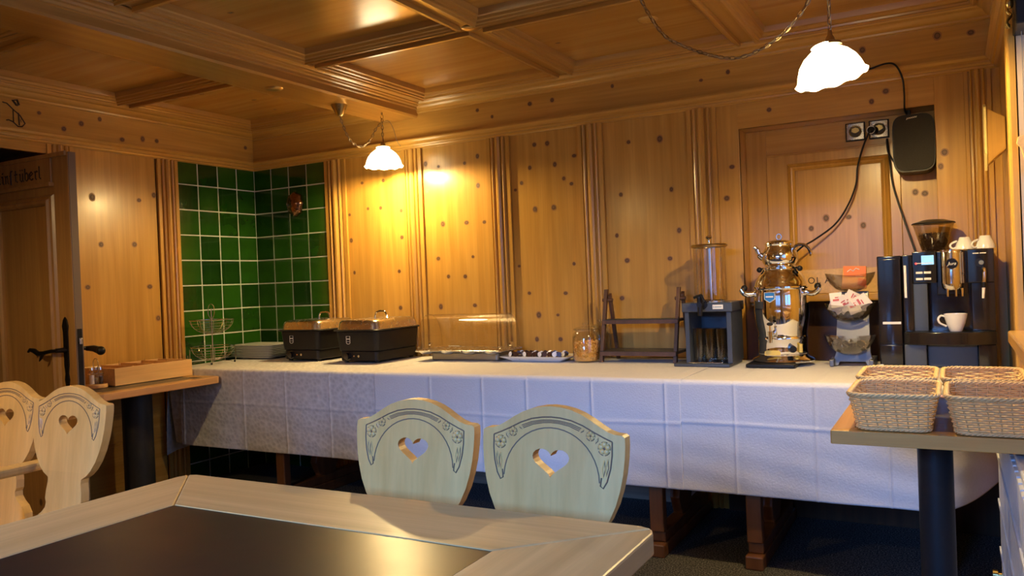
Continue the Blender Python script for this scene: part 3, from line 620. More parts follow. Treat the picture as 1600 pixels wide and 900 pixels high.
# tablecloths: top sheet and hanging front with fold creases
def cloth(name, label, X0, X1, creases, mt, hem=.30, left=False, right=False, lift=0.0, seed=0, hz=(.56,)):
    rnd = random.Random(seed); vs = []; fs = []
    nx = int((X1-X0)/.005); xs = [X0+(X1-X0)*i/nx for i in range(nx+1)]
    sp = [(4.0-.003, .7525)]
    sp = [(3.985-(3.985-3.19)*k/26, None) for k in range(27)]+[('f', k) for k in range(1, 75)]
    ph = [rnd.uniform(0, 6) for _ in range(6)]
    for x in xs:
        for p in sp:
            cr = 0
            for c_ in creases:
                d = abs(x-c_); cr += .0030*math.exp(-(d/.0045)**2)-.0012*math.exp(-(d/.035)**2)
            if p[0] != 'f':
                y = p[0]; z = .7445+lift+.6*cr+.0008*math.sin(x*9+ph[0])*math.sin(y*13)
                z += .0022*math.exp(-((y-3.60)/.012)**2)
            else:
                k = p[1]; s = k/74; z = .7440-(.744-hem)*s
                y = 3.1845-lift-(.004 if k > 1 else 0)
                wv = s*(.004*math.sin(x*3.1+ph[1])+.002*math.sin(x*7.3+ph[2]))+.0015*math.sin(x*19+z*9+ph[3])*s
                hc = 0
                for q_ in hz: hc += .0032*math.exp(-((z-q_-.004*math.sin(x*5))/.006)**2)
                y += -1.4*cr+wv-hc+.0012*math.sin(z*60+x*11+ph[4])*s
                if right and x > X1-.25: y += .20*((x-(X1-.25))/.25)**2*s-.02*math.sin((x-(X1-.25))/.25*3.1)*s; z += .085*((x-(X1-.25))/.25)**2*s
                if left and x < X0+.10: y += -.01+.05*s
            vs.append((x, y, z))
    m = len(sp)
    for i in range(nx):
        for j in range(m-1): a = i*m+j; fs.append((a, a+1, a+m+1, a+m))
    b = MB(); b.add(vs, fs)
    cx = (X0+X1)/2
    o = b.build(name, mt, None, ang=60)
    for v in o.data.vertices: v.co.x -= cx; v.co.y -= 3.6
    o.location = (cx, 3.6, 0)
    so = o.modifiers.new('thickness', 'SOLIDIFY'); so.thickness = .0012; so.offset = 1
    tag(o, label, 'tablecloth'); return o
left_cloth = cloth('tablecloth', 'white damask embossed tablecloth at the left end of the buffet', -4.075, -2.53, [-3.95, -3.46, -3.15, -2.84], CLD, seed=1, hz=(.553,), left=True)
cloth('tablecloth', 'plain white tablecloth hanging in the middle of the buffet', -2.545, -.985, [-2.21, -1.92, -1.69, -1.375, -1.05], CLP, seed=2, lift=.002, hz=(.565,))
cloth('tablecloth', 'plain white tablecloth at the right end of the buffet', -1.0, .125, [-.77, -.47, -.22], CLP, seed=3, lift=.0, hz=(.575,), right=True)
b = MB(); n = 14   # hanging corner of the left cloth
vs = [(-4.078-.05*math.sin(s/n*1.5)-.012*math.sin(u*2.2), 3.19+.78*u/10, .744-(.46+.06*(1-u/10)**3)*s/n) for u in range(11) for s in range(n+1)]
b.add([(v[0]+3.3025, v[1]-3.6, v[2]) for v in vs], [(u*(n+1)+s, u*(n+1)+s+1, (u+1)*(n+1)+s+1, (u+1)*(n+1)+s) for u in range(10) for s in range(n)])

b.build('side_drop', CLD, left_cloth, ang=60)

# ------------------------------------------------------------------ chairs with heart cut-out and carved flowers
def mirror(h): return h+[(-x, z) for x, z in reversed(h) if abs(x) > 1e-6]
HALF = [(0, .915), (.022, .9135), (.045, .909), (.065, .902), (.085, .892), (.105, .880), (.122, .871), (.138, .866), (.154, .865), (.160, .861), (.161, .845), (.160, .82), (.157, .79), (.151, .76), (.142, .73), (.128, .70), (.110, .675), (.094, .660), (.080, .652), (.073, .648), (.072, .636), (.077, .61), (.079, .585), (.074, .575), (.077, .560), (.092, .545), (.112, .532), (.128, .512), (.134, .49), (.134, .452), (0, .452)]
def cy(z): return (z-.45)*.12
def chair_back(root, name='backrest'):
    out = mirror(HALF)
    heart = []
    for k in range(36):
        a = 2*PI*k/36
        heart.append((.0026*16*math.sin(a)**3, .806+.00195*(13*math.cos(a)-5*math.cos(2*a)-2*math.cos(3*a)-math.cos(4*a))))
    o = MB().prism([out, heart], lambda a, b, t: (a, cy(b)-t, b), 0, .026).build(name, MAPLE, root, smooth=False, bevel=.0025)
    cv = MB(); T = .0262
    def ln(pts, r, mi): cv.tube([(x, cy(z)-T+.0004, z) for x, z in pts], r, 5, mi)
    arch_o = [(-.135, .853)]+[(.135*math.sin(a), .853+.039*(math.cos(a)**1.0) if True else 0) for a in [math.radians(t_) for t_ in range(-66, 67, 6)]]+[(.135, .853)]
    arch_o = [(-.134, .852), (-.118, .858), (-.095, .868), (-.07, .880), (-.045, .8885), (-.02, .8925), (0, .8935), (.02, .8925), (.045, .8885), (.07, .880), (.095, .868), (.118, .858), (.134, .852)]
    ell = lambda rx, rz, z0, a0=-88: [(rx*math.sin(math.radians(t_)), z0+rz*math.cos(math.radians(t_))) for t_ in range(a0, -a0+1, 8)]
    ln(arch_o, .0015, 0); ln(ell(.108, .104, .768), .0015, 0)
    for k in (.0, .5, 1.): 
        ln([(x*(.965-.06*k), z-.006-.0052*k) for x, z in arch_o[3:-3]], .0010, 0)
    for s in (-1, 1):
        ln([(s*.134, .852), (s*.134, .825), (s*.131, .80), (s*.124, .775), (s*.116, .762), (s*.110, .766), (s*.112, .782)], .0016, 0)
        for cx, cz, r in ((s*.1175, .838, .0078), (s*.088, .8605, .0055)):
            for k in range(5):
                a = 2*PI*k/5+.3; cv.ball((cx+r*math.cos(a), cy(cz)-T+.001, cz+r*math.sin(a)), r*.78, 6, 1, (1, .7, 1))
                ln([(cx+r*1.68*math.cos(a+b_), cz+r*1.68*math.sin(a+b_)) for b_ in (-.5, -.25, 0, .25, .5)], .0010, 0)
                ln([(cx+r*.3*math.cos(a+.6), cz+r*.3*math.sin(a+.6)), (cx+r*1.2*math.cos(a+.63), cz+r*1.2*math.sin(a+.63))], .0009, 0)
            cv.ball((cx, cy(cz)-T, cz), r*.35, 5, 0, (1, .5, 1))
        for (ax, az, bx, bz) in ((.126, .818, .122, .785), (.118, .816, .116, .782), (.104, .858, .098, .846), (.073, .872, .066, .866)):
            ln([(s*ax, az), (s*(ax+bx)/2+s*.003, (az+bz)/2), (s*bx, bz)], .0009, 0); ln([(s*ax, az), (s*(ax+bx)/2-s*.003, (az+bz)/2), (s*bx, bz)], .0016, 1)
    cv.build('carving', [mat('carved_groove', (.16, .10, .06), .6), MAPLE], root, ang=60)
def chair(label, loc, rz=0, group='carved heart chairs'):
    c = thing('carved_chair', label, 'chair', loc, rz, group)
    chair_back(c)
    MB().prism([[(-.15, 0), (-.168, -.20), (-.168, -.40), (.168, -.40), (.168, -.20), (.15, 0)]], lambda a, b, t: (a, b-.0, t), .430, .458).build('seat', MAPLE, c, smooth=False, bevel=.006)
    for sx in (-1, 1):
        MB().cyl((sx*.13, -.06, .432), (sx*.148, .04, 0), .019, .014, 10).build('leg', MAPLE, c)
        MB().cyl((sx*.13, -.33, .432), (sx*.148, -.39, 0), .019, .014, 10).build('leg', MAPLE, c)
    return c
ch = chair('pale carved chair with heart cut-out, left of the two behind the slate table', (-1.075, 1.452, 0))
dup(ch, (-.725, 1.438, 0), -.02, 'pale carved chair with heart cut-out, right of the two behind the slate table')
dup(ch, (-2.305, 1.43, 0), .06, 'honey coloured carved chair with heart cut-out in front of the open door')
arm = thing('carved_armchair', 'carved wooden armchair cut off by the left edge of the picture', 'armchair', (-2.68, 1.46, 0), .06, 'carved heart chairs')
chair_back(arm)
MB().prism([[(-.19, .0), (-.22, -.40), (.22, -.40), (.19, .0)]], lambda a, b, t: (a, b, t), .430, .458).build('seat', MAPLE, arm, smooth=False, bevel=.006)
for sx in (-1, 1):
    MB().box(sx*.20-.028, sx*.20+.028, -.34, .02, .655, .682).build('armrest', MAPLE, arm, smooth=False, bevel=.008)
    pr = [(-.05, .456), (-.05, .50), (-.035, .515), (-.045, .54), (-.065, .56), (-.055, .60), (-.035, .615), (-.04, .655), (.03, .655), (.03, .615), (.045, .60), (.055, .56), (.035, .53), (.03, .50), (.04, .456)]
    MB().prism([pr], lambda a, b, t: (sx*.19+t, -.22+a, b), -.013, .013).build('arm_support', MAPLE, arm, smooth=False, bevel=.003)
    MB().cyl((sx*.15, -.02, .432), (sx*.18, .04, 0), .019, .014, 10).build('leg', MAPLE, arm)
    MB().cyl((sx*.16, -.33, .432), (sx*.20, -.39, 0), .019, .014, 10).build('leg', MAPLE, arm)
# ================================================================== things on the buffet (cloth surface at z = .746)
TZ = .7485
def wthing(name, label, cat, x, y, z, group=None):
    o = thing(name, label, cat, (x, y, z), 0, group); return o
def W(mb, name, m, root, **k):
    """mesh given in world metres, stored relative to its thing"""
    lx, ly, lz = root.location
    mb.v = [(a-lx, b-ly, c-lz) for a, b, c in mb.v]
    return mb.build(name, m, root, **k)

# ---- chafing dishes
def rr_ring(x0, x1, y0, y1, z, r, n=5):
    p = []
    for cx, cy_, a0 in ((x1-r, y1-r, 0), (x0+r, y1-r, 90), (x0+r, y0+r, 180), (x1-r, y0+r, 270)):
        for k in range(n+1):
            a = math.radians(a0+90*k/n); p.append((cx+r*math.cos(a), cy_+r*math.sin(a), z))
    return p
def loft(b, rings, mi=0, cap0=True, cap1=True):
    n = len(rings[0]); vs = sum(rings, []); fs = []
    for i in range(len(rings)-1):
        for k in range(n): a = i*n+k; c = i*n+(k+1) % n; fs.append((a, c, c+n, a+n))
    if cap0: fs.append(tuple(reversed(range(n))))
    if cap1: fs.append(tuple(range((len(rings)-1)*n, len(rings)*n)))
    return b.add(vs, fs, mi)
def chafing(label, x0, x1, y0, y1):
    xc = (x0+x1)/2; t = wthing('chafing_dish', label, 'chafing dish', xc, (y0+y1)/2, TZ, 'electric chafing dishes')
    b = MB()
    b.rbox(x0+.028, x1-.022, y0+.02, y1-.02, TZ+.010, TZ+.066, .02, taper=0); W(b, 'heater_base', BLACK, t)
    for fx in (x0+.05, x1-.045):
        for fy in (y0+.05, y1-.05): W(MB().cyl((fx, fy, TZ), (fx, fy, TZ+.012), .013), 'foot', BLACK, t)
    b = MB(); b.rbox(x0+.004, x1-.004, y0+.004, y1-.004, TZ+.066, TZ+.180, .035, 6, taper=.012); W(b, 'water_pan', BLACK, t)
    b = MB(); b.rbox(x0-.012, x1+.008, y0-.008, y1+.004, TZ+.180, TZ+.189, .04, 6); W(b, 'rim', BLACK, t, bevel=.002)
    b = MB(); loft(b, [rr_ring(x0+.006+a, x1-.006-a, y0+.006+a*.9, y1-.006-a*.9, TZ+z_, max(.045-a*.3, .02), 8) for a, z_ in ((0, .189), (.001, .192), (.007, .222), (.011, .232), (.019, .2395), (.030, .243), (.055, .245))])
    W(b, 'lid', STEELB, t, ang=60)
    hx = x1-.115; hy = y0+.19
    h = MB(); h.tube(spline([(hx-.045, hy, TZ+.243), (hx-.038, hy, TZ+.270), (hx-.022, hy, TZ+.283), (hx+.022, hy, TZ+.284), (hx+.038, hy, TZ+.270), (hx+.045, hy, TZ+.243)], 5), .0055, 10); W(h, 'lid_handle', CHROME, t)
    k = MB(); k.cyl((x0+.085, y0+.021, TZ+.038), (x0+.085, y0+.000, TZ+.038), .019, .017, 20); k.cyl((x0+.085, y0+.020, TZ+.038), (x0+.085, y0+.018, TZ+.038), .026, n=24); W(k, 'thermostat_knob', GLOSSB, t)
    W(MB().cyl((x0+.130, y0+.021, TZ+.038), (x0+.130, y0+.017, TZ+.038), .004), 'indicator', mat('amber_lens', (.6, .25, .08), .3), t)
    W(MB().cyl((x0+.165, y0+.021, TZ+.038), (x0+.165, y0+.016, TZ+.038), .007), 'switch', STEELB, t)
    # badge: outlined shield with a bar
    zc = TZ+.130; xb = x0+.105; yb = y0+.0035
    sh = [(xb-.013, zc+.022), (xb+.013, zc+.022), (xb+.013, zc-.016), (xb+.006, zc-.022), (xb-.006, zc-.022), (xb-.013, zc-.016)]
    g = MB(); g.tube([(a, yb, c) for a, c in sh], .0013, 6, closed=True); g.box(xb-.012, xb+.012, yb-.001, yb+.001, zc+.004, zc+.009); g.tube([(xb-.012, yb, zc-.008), (xb+.012, yb, zc-.008)], .0009, 5)
    W(g, 'badge', CREAM, t); return t
chafing('black electric chafing dish with steel lid, left one beside the green tiles', -3.605, -3.285, 3.60, 3.97)
chafing('black electric chafing dish with steel lid, right one beside the clear roll top cover', -3.125, -2.81, 3.55, 3.975)

# ---- roll top display
t = wthing('rolltop_display', 'steel tray under a clear domed roll top cover', 'food display', -2.40, 3.84, TZ)
b = MB(); b.rbox(-2.60, -2.16, 3.76, 3.93, TZ, TZ+.045, .02); W(b, 'base', mat('dull_steel', (.30, .27, .22), .35, .9), t, bevel=.003)
b = MB(); b.rbox(-2.675, -2.115, 3.705, 3.965, TZ+.050, TZ+.062, .012); W(b, 'tray', STEELB, t, bevel=.002)
b = MB()
for i in range(4): b.lathe([(.001, .040), (.030, .043), (.046, .055), (.050, .0640), (.001, .0640)], (-2.605+.14*i, 3.735, TZ-.004), 20)
W(b, 'cup_recess', STEEL, t)
b = MB(); n = 20; r0_, y0_, z0_ = 0, 3.70, TZ+.064
def dome(y_a, y_b, zt, x0, x1, mi=0):
    pts = []
    for k in range(n+1):
        a = PI*k/n; pts.append(((y_a+y_b)/2-(y_b-y_a)/2*math.copysign(abs(math.cos(a))**.95, math.cos(a)), z0_+(zt-z0_)*math.sin(a)**.85))
    b.add([(x0, y, z) for y, z in pts]+[(x1, y, z) for y, z in pts], [(k, k+1, n+2+k, n+1+k) for k in range(n)], mi)
    return pts
pts = dome(3.712, 3.962, TZ+.255, -2.655, -2.135)
for x in (-2.655, -2.135):
    o = len(b.v); b.v += [(x, y, z) for y, z in pts]; b.f.append(tuple(range(o, o+len(pts)))); b.m.append(0)
W(b, 'clear_cover', ACRYL, t, ang=50)
b = MB(); b.tube([(-2.655, y, z) for y, z in pts], .0022, 6); b.tube([(-2.135, y, z) for y, z in pts], .0022, 6); b.tube([(-2.655, 3.712, z0_+.001), (-2.135, 3.712, z0_+.001)], .003, 6)
b.tube([(-2.655, 3.80, TZ+.252), (-2.135, 3.80, TZ+.252)], .0018, 6)
W(b, 'cover_edge', ACRYL, t)
b = MB()
for x in (-2.66, -2.13): b.cyl((x-.006, 3.85, TZ+.085), (x+.006, 3.85, TZ+.085), .012); b.cyl((x-.004, 3.73, TZ+.075), (x+.004, 3.73, TZ+.075), .006)
W(b, 'pivot', CHROME, t)
W(MB().tube([(-2.43, 3.706, TZ+.085), (-2.43, 3.69, TZ+.088), (-2.36, 3.69, TZ+.088), (-2.36, 3.706, TZ+.085)], .003, 8), 'cover_handle', CHROME, t)

# ---- platter with creamers
b = MB(); b.rbox(-2.08, -1.775, 3.735, 3.885, TZ, TZ+.005, .03, 6)
m = len(b.v)//4
b = MB(); rings = []
loft(b, [rr_ring(-2.08, -1.79, 3.755, 3.875, TZ, .012), rr_ring(-2.085, -1.785, 3.75, 3.88, TZ+.006, .014), rr_ring(-2.135, -1.735, 3.715, 3.915, TZ+.026, .02), rr_ring(-2.137, -1.733, 3.713, 3.917, TZ+.029, .02), rr_ring(-2.130, -1.740, 3.720, 3.910, TZ+.029, .018), rr_ring(-2.08, -1.79, 3.755, 3.875, TZ+.009, .012)])
t = wthing('platter', 'white rectangular porcelain platter in front of the cereal jar', 'platter', -1.935, 3.815, TZ); W(b, 'dish', WHITE, t, ang=50)
first = None; k = 0
for r in range(4):
    for c in range(11):
        x = -2.075+.0285*c+random.uniform(-.002, .002); y = 3.745+.042*r; z = TZ+.0305+(.003 if r == 0 else 0)
        if c == 10 and r > 2: continue
        if first is None:
            first = wthing('creamer_cup', '', 'creamer', x, y, z, 'small foil topped portion cups on the white platter')
            first['label'] = 'small dark and white portion cup lying on the white platter'
            q = MB().lathe([(.0085, -.021), (.0095, -.018), (.0115, .002), (.001, .002)], n=10); q.add([(.0, 0, -.021)], []); q.build('cup', [NAVY], first)
            MB().lathe([(.001, .002), (.0135, .002), (.0135, .0035), (.001, .0035)], n=10).build('lid', WHITE, first); o = first
            DARKLID = first.children[1].data.copy(); DARKLID.materials.clear(); DARKLID.materials.append(mat('dark_foil', (.05, .02, .015), .3))
        else:
            o = dup(first, (x, y, z), random.uniform(0, 6))
            if k % 3:
                for ch_ in o.children:
                    if ch_.name.startswith('lid'):
                        ch_.data = DARKLID
        o.rotation_euler = (random.choice((0, 1.35, 1.5)), random.uniform(-.2, .2), random.uniform(-.5, .5)); o.location.z = z+(.006 if o.rotation_euler.x > .5 else 0)
        k += 1

# ---- jars
def jar(label, x, y, R, zt, fill):
    t = wthing('storage_jar', label, 'jar', x, y, TZ, 'glass storage jars with lids'); h = zt-TZ
    MB().lathe([(.001, .0), (R-.006, .0), (R, .008), (R, h*.62), (R-.006, h*.72), (R-.018, h*.78), (R-.016, h*.81), (R-.018, h*.815), (R-.022, h*.79), (R-.004, h*.62), (R-.004, .010), (.001, .008)], n=40, cap=False).build('body', GLASS, t)
    MB().lathe([(.001, h*.83), (R-.010, h*.825), (R-.008, h*.845), (R-.03, h*.88), (.012, h*.90), (.008, h*.92), (.016, h*.955), (.015, h*.985), (.001, h)], n=32, cap=False).build('lid', GLASS, t)
    MB().lathe([(R-.013, h*.80), (R-.007, h*.81), (R-.007, h*.83), (R-.013, h*.835)], n=40, cap=False).build('seal_ring', GLASS, t)
    if fill:
        f_ = MB(); rnd = random.Random(4)
        f_.lathe([(.001, .008), (R-.012, .008), (R-.011, h*.46), (.001, h*.48)], n=20)
        for k in range(620):
            a = rnd.uniform(0, 2*PI); s_ = rnd.random()
            if s_ < .75: rad = R-.010+rnd.uniform(-.002, .002); z = rnd.uniform(.012, h*.50)
            else: rad = (R-.012)*math.sqrt(rnd.random()); z = h*.49+rnd.uniform(-.006, .008)
            c0 = Vector((rad*math.cos(a), rad*math.sin(a), z)); q = Matrix.Rotation(rnd.uniform(0, 6), 3, Vector((rnd.gauss(0, 1), rnd.gauss(0, 1), rnd.gauss(0, 1))).normalized())
            s2 = rnd.uniform(.0045, .0075)
            p = [q @ Vector(v)*s2 for v in ((-1, -.6, 0), (0, -.8, .5), (1, -.2, 0), (.6, .8, .35), (-.7, .7, -.1), (0, 0, -.35))]
            p = [c0+v for v in p]
            for v in p:
                rr = math.hypot(v.x, v.y)
                if rr > R-.0055: v.x *= (R-.0055)/rr; v.y *= (R-.0055)/rr
            f_.add(p, [(0, 1, 5), (1, 2, 5), (2, 3, 5), (3, 4, 5), (4, 0, 5)], rnd.choice((0, 1)))
        o = f_.build('cereal', [FLAKE, FLAKE2], t, smooth=False); o['kind'] = 'stuff'; o['label'] = 'golden cornflakes filling the jar'
    return t
jar('round glass jar half full of golden cornflakes', -1.658, 3.79, .070, .950, True)
jar('empty round glass jar with lid behind the cornflakes jar', -1.632, 3.93, .056, .958, False)

# ---- ladder shelf
t = wthing('ladder_shelf', 'dark walnut folding display stand with two shelves', 'display stand', -1.38, 3.87, TZ)
XLs, XRs = -1.570, -1.188
for x in (XLs, XRs):
    P = lambda a, b, t_, x=x: (x+t_, a, b)
    W(MB().prism([[(3.765, TZ), (3.790, TZ), (3.888, TZ+.365), (3.866, TZ+.365)]], P, -.009, .009), 'front_leg', WALN, t, smooth=False, bevel=.002)
    x2 = x+(.019 if x > -1.3 else .019)
    W(MB().prism([[(3.972, TZ), (3.950, TZ), (3.862, TZ+.33), (3.882, TZ+.345)]], lambda a, b, t_, x2=x2: (x2+t_, a, b), -.008, .008), 'rear_leg', WALN, t, smooth=False, bevel=.002)
    W(MB().cyl((x-.018, 3.868, TZ+.310), (x+.036, 3.868, TZ+.310), .009), 'hinge_bolt', WALN, t)
W(MB().box(XLs-.004, XRs+.012, 3.815, 3.915, TZ+.198, TZ+.212), 'shelf', mat('slate_shelf', (.03, .028, .024), .4), t, smooth=False, bevel=.002)
W(MB().box(XLs-.004, XRs+.012, 3.765, 3.955, TZ+.042, TZ+.056), 'shelf', bpy.data.materials['slate_shelf'], t, smooth=False, bevel=.002)
W(MB().box(XLs, XRs+.01, 3.806, 3.815, TZ+.190, TZ+.208), 'shelf_lip', WALN, t, smooth=False); W(MB().box(XLs, XRs+.01, 3.758, 3.766, TZ+.034, TZ+.054), 'shelf_lip', WALN, t, smooth=False)

# ---- juice dispenser
t = wthing('juice_dispenser', 'anthracite drink dispenser with clear cylinder and black tap', 'drink dispenser', -.99, 3.77, TZ)
W(MB().rbox(-1.150, -.892, 3.63, 3.88, TZ, TZ+.014, .004), 'base_plate', ANTH, t, bevel=.002)
W(MB().box(-1.110, -.878, 3.655, 3.885, TZ+.250, TZ+.292), 'top_housing', ANTH, t, smooth=False, bevel=.003)
W(MB().box(-1.100, -1.080, 3.665, 3.885, TZ+.014, TZ+.250), 'side_panel', ANTH, t, smooth=False, bevel=.002); W(MB().box(-.908, -.886, 3.665, 3.885, TZ+.014, TZ+.250), 'side_panel', ANTH, t, smooth=False, bevel=.002)
W(MB().box(-1.08, -.908, 3.875, 3.885, TZ+.014, TZ+.250), 'back_panel', ANTH, t, smooth=False)
cx_, cy__ = -1.003, 3.775
W(MB().lathe([(.076, .290), (.076, .548), (.073, .548), (.073, .292)], (cx_, cy__, TZ), 40, cap=False), 'clear_cylinder', ACRYL, t)
W(MB().lathe([(.001, .290), (.015, .290), (.015, .545), (.001, .545)], (cx_, cy__, TZ), 20), 'ice_tube', STEEL, t)
W(MB().lathe([(.001, .548), (.078, .548), (.081, .553), (.079, .562), (.05, .565), (.001, .566)], (cx_, cy__, TZ), 40), 'lid', GLASS, t)
W(MB().lathe([(.074, .546), (.083, .549), (.084, .556), (.080, .562), (.074, .562)], (cx_, cy__, TZ), 40, cap=False), 'lid_rim', BRASS, t)
W(MB().lathe([(.001, .565), (.009, .566), (.006, .578), (.008, .586), (.018, .594), (.014, .602), (.001, .603)], (cx_, cy__, TZ), 20), 'lid_knob', CHROME, t)
W(MB().lathe([(.078, .290), (.080, .292), (.080, .298), (.076, .300)], (cx_, cy__, TZ), 40, cap=False), 'lower_ring', STEEL, t)
q = MB(); q.cyl((-1.012, 3.665, TZ+.285), (-1.012, 3.60, TZ+.285), .012); q.cyl((-1.012, 3.612, TZ+.315), (-1.012, 3.612, TZ+.235), .013, .010, 14); q.cyl((-1.012, 3.612, TZ+.315), (-1.012, 3.612, TZ+.330), .018, .016, 14); q.tube([(-1.035, 3.60, TZ+.318), (-1.0, 3.595, TZ+.330), (-.985, 3.59, TZ+.300)], .006, 8); q.cyl((-1.012, 3.655, TZ+.285), (-1.012, 3.650, TZ+.285), .024)
W(q, 'tap', BLACK, t)
W(MB().box(-.965, -.918, 3.652, 3.656, TZ+.262, TZ+.282), 'label_plate', CREAM, t, smooth=False)
W(MB().box(-.962, -.959, 3.651, 3.652, TZ+.267, TZ+.277).box(-.956, -.924, 3.651, 3.652, TZ+.270, TZ+.274), 'label_print', mat('print_grey', (.25, .35, .38), .5), t, smooth=False)
W(MB().rbox(-1.085, -.925, 3.645, 3.79, TZ+.014, TZ+.020, .004), 'drip_tray', STEEL, t, bevel=.001)
gk = None
for r in range(2):
    for c in range(3):
        x = -1.052+.052*c; y = 3.715+.062*r
        if gk is None:
            gk = tag(MB().lathe([(.001, .002), (.001, .012), (.021, .012), (.0235, .148), (.026, .15), (.0215, .0), (.001, .0)], n=24, cap=False).build('drinking_glass', GLASS), 'clear tall drinking glass standing on the dispenser tray', 'glass', 'six tall glasses in the dispenser'); gk.location = (x, y, TZ+.0205); 
        else:
            o = gk.copy(); COL.objects.link(o); o.location = (x, y, TZ+.0205)
        (gk if r+c == 0 else o)['label'] = 'clear tall glass in the drink dispenser, %s row, %s' % (('front', 'rear')[r], ('left', 'middle', 'right')[c])

# ---- samovar style tea urn
UX, UY = -.688, 3.795
t = wthing('tea_urn', 'tall chrome double tea urn with teapot on top', 'tea urn', UX, UY, TZ)
W(MB().rbox(UX-.135, UX+.075, UY-.16, UY+.06, TZ, TZ+.016, .006), 'drip_board', BLACK, t, bevel=.002)
W(MB().lathe([(.001, .016), (.132, .016), (.136, .022), (.130, .030), (.112, .038), (.106, .046), (.106, .050), (.001, .05)], (UX, UY, TZ), 48), 'foot_ring', STEEL, t)
W(MB().lathe([(.105, .050), (.108, .056), (.106, .070), (.106, .112), (.109, .118), (.109, .126), (.105, .132), (.106, .150), (.112, .175), (.117, .21), (.119, .25), (.118, .30), (.114, .340), (.115, .344), (.119, .348), (.119, .354), (.115, .358), (.110, .374), (.100, .396), (.086, .416), (.078, .424), (.076, .432), (.001, .432)], (UX, UY, TZ), 56), 'body', CHROME, t)
W(MB().lathe([(.076, .430), (.080, .434), (.080, .440), (.074, .444), (.001, .444)], (UX, UY, TZ), 40), 'top_ring', CHROME, t)
for s in (-1, 1):
    q = MB(); q.tube(spline([(UX+s*.112, UY-.02, TZ+.325), (UX+s*.138, UY-.03, TZ+.320), (UX+s*.158, UY-.035, TZ+.328), (UX+s*.170, UY-.035, TZ+.345)], 6), .0125, 12)
    W(q, 'side_handle', CHROME, t)
    W(MB().ball((UX+s*.160, UY-.015, TZ+.350), .015, 8), 'handle_grip', BLACK, t)
    W(MB().ball((UX+s*.088, UY-.02, TZ+.432), .0125, 8), 'lid_knob', BLACK, t)
q = MB(); q.prism([[(-.022, .330), (.022, .330), (.022, .300), (.0, .286), (-.022, .300)]], lambda a, b, t_: (UX-.028+a, UY-.1195-t_+.35*a*a*10, TZ+b), 0, .002); W(q, 'badge', BLUEL, t)
W(MB().tube([(UX-.028+a, UY-.122, TZ+b) for a, b in ((-.022, .330), (.022, .330), (.022, .300), (.0, .286), (-.022, .300))], .0013, 5, closed=True), 'badge_edge', CREAM, t)
W(MB().box(UX-.044, UX-.012, UY-.1225, UY-.1215, TZ+.308, TZ+.314), 'badge_band', CREAM, t)
W(MB().cyl((UX+.055, UY-.092, TZ+.078), (UX+.063, UY-.112, TZ+.078), .017, .015, 20), 'thermostat_knob', BLACK, t)
W(MB().box(UX+.083, UX+.095, UY-.077, UY-.060, TZ+.060, TZ+.098), 'warning_plate', mat('yellow_print', (.70, .50, .08), .4), t, smooth=False)
W(MB().prism([[(-.034, .050), (.034, .050), (.034, .066), (.026, .072), (-.026, .072), (-.034, .066)]], lambda a, b, t_: (UX-.026+a, UY-.107-t_, TZ+b), 0, .003), 'warning_plate', bpy.data.materials['yellow_print'], t)
q = MB(); q.cyl((UX-.025, UY-.10, TZ+.145), (UX-.025, UY-.155, TZ+.145), .010); q.cyl((UX-.025, UY-.152, TZ+.160), (UX-.025, UY-.152, TZ+.110), .011, .009); q.tube([(UX-.025, UY-.152, TZ+.16), (UX-.025, UY-.152, TZ+.185)], .004, 8); W(q, 'spigot', CHROME, t)
W(MB().ball((UX-.025, UY-.152, TZ+.192), .010, 8, sc=(1.4, 1, .8)), 'spigot_lever', BLACK, t)
# teapot standing on the urn
t = wthing('teapot', 'small chrome teapot standing on the tea urn', 'teapot', UX, UY, TZ+.4445)
MB().lathe([(.001, .0), (.058, .0), (.066, .006), (.075, .020), (.079, .036), (.078, .052), (.071, .072), (.062, .084), (.060, .094), (.063, .100), (.001, .100)], n=48).build('body', CHROME, t)
MB().lathe([(.001, .1005), (.064, .1005), (.063, .106), (.050, .114), (.025, .119), (.008, .121), (.001, .121)], n=40).build('lid', CHROME, t)
MB().tube([(0, .012*math.cos(a), .132+.012*math.sin(a)) if False else (.011*math.cos(a), 0, .134+.013*math.sin(a)) for a in [i*2*PI/14 for i in range(14)]], .0032, 7, closed=True).build('lid_knob', CHROME, t)
MB().tube(spline([(-.070, -.01, .040), (-.088, -.015, .060), (-.098, -.018, .084), (-.110, -.02, .094)], 6), [.016]*6+[.012]*6+[.009]*6+[.008], 12).build('spout', CHROME, t)
MB().tube(spline([(.062, -.01, .078), (.082, -.015, .092), (.108, -.02, .092), (.128, -.025, .076), (.138, -.027, .052), (.136, -.027, .040)], 6), .0072, 10).build('handle', CHROME, t)

# ---- three tier bowl stand
SX = -.395
t = wthing('tiered_bowl_stand', 'grey stand holding three smoked plastic bowls, beside the tea urn', 'bowl stand', SX, 3.82, TZ)
q = MB(); q.prism([[(-.088, 0), (-.058, 0), (-.052, .016), (.052, .016), (.058, 0), (.088, 0), (.072, .055), (.066, .32), (-.060, .32), (-.068, .055)]], lambda a, b, t_: (SX+a, 3.775+.28*b-t_, TZ+b), -.006, .006); W(q, 'back_plate', SILG, t, smooth=False, bevel=.002)
q = MB().box(SX-.088, SX-.070, 3.72, 3.93, TZ, TZ+.03).box(SX+.070, SX+.088, 3.72, 3.93, TZ, TZ+.03); W(q, 'base', SILG, t, smooth=False, bevel=.003)
W(MB().box(SX-.088, SX+.088, 3.905, 3.93, TZ, TZ+.03), 'rear_bar', SILG, t, smooth=False, bevel=.003)
bowls = [(3.745, .050), (3.79, .187), (3.835, .318)]
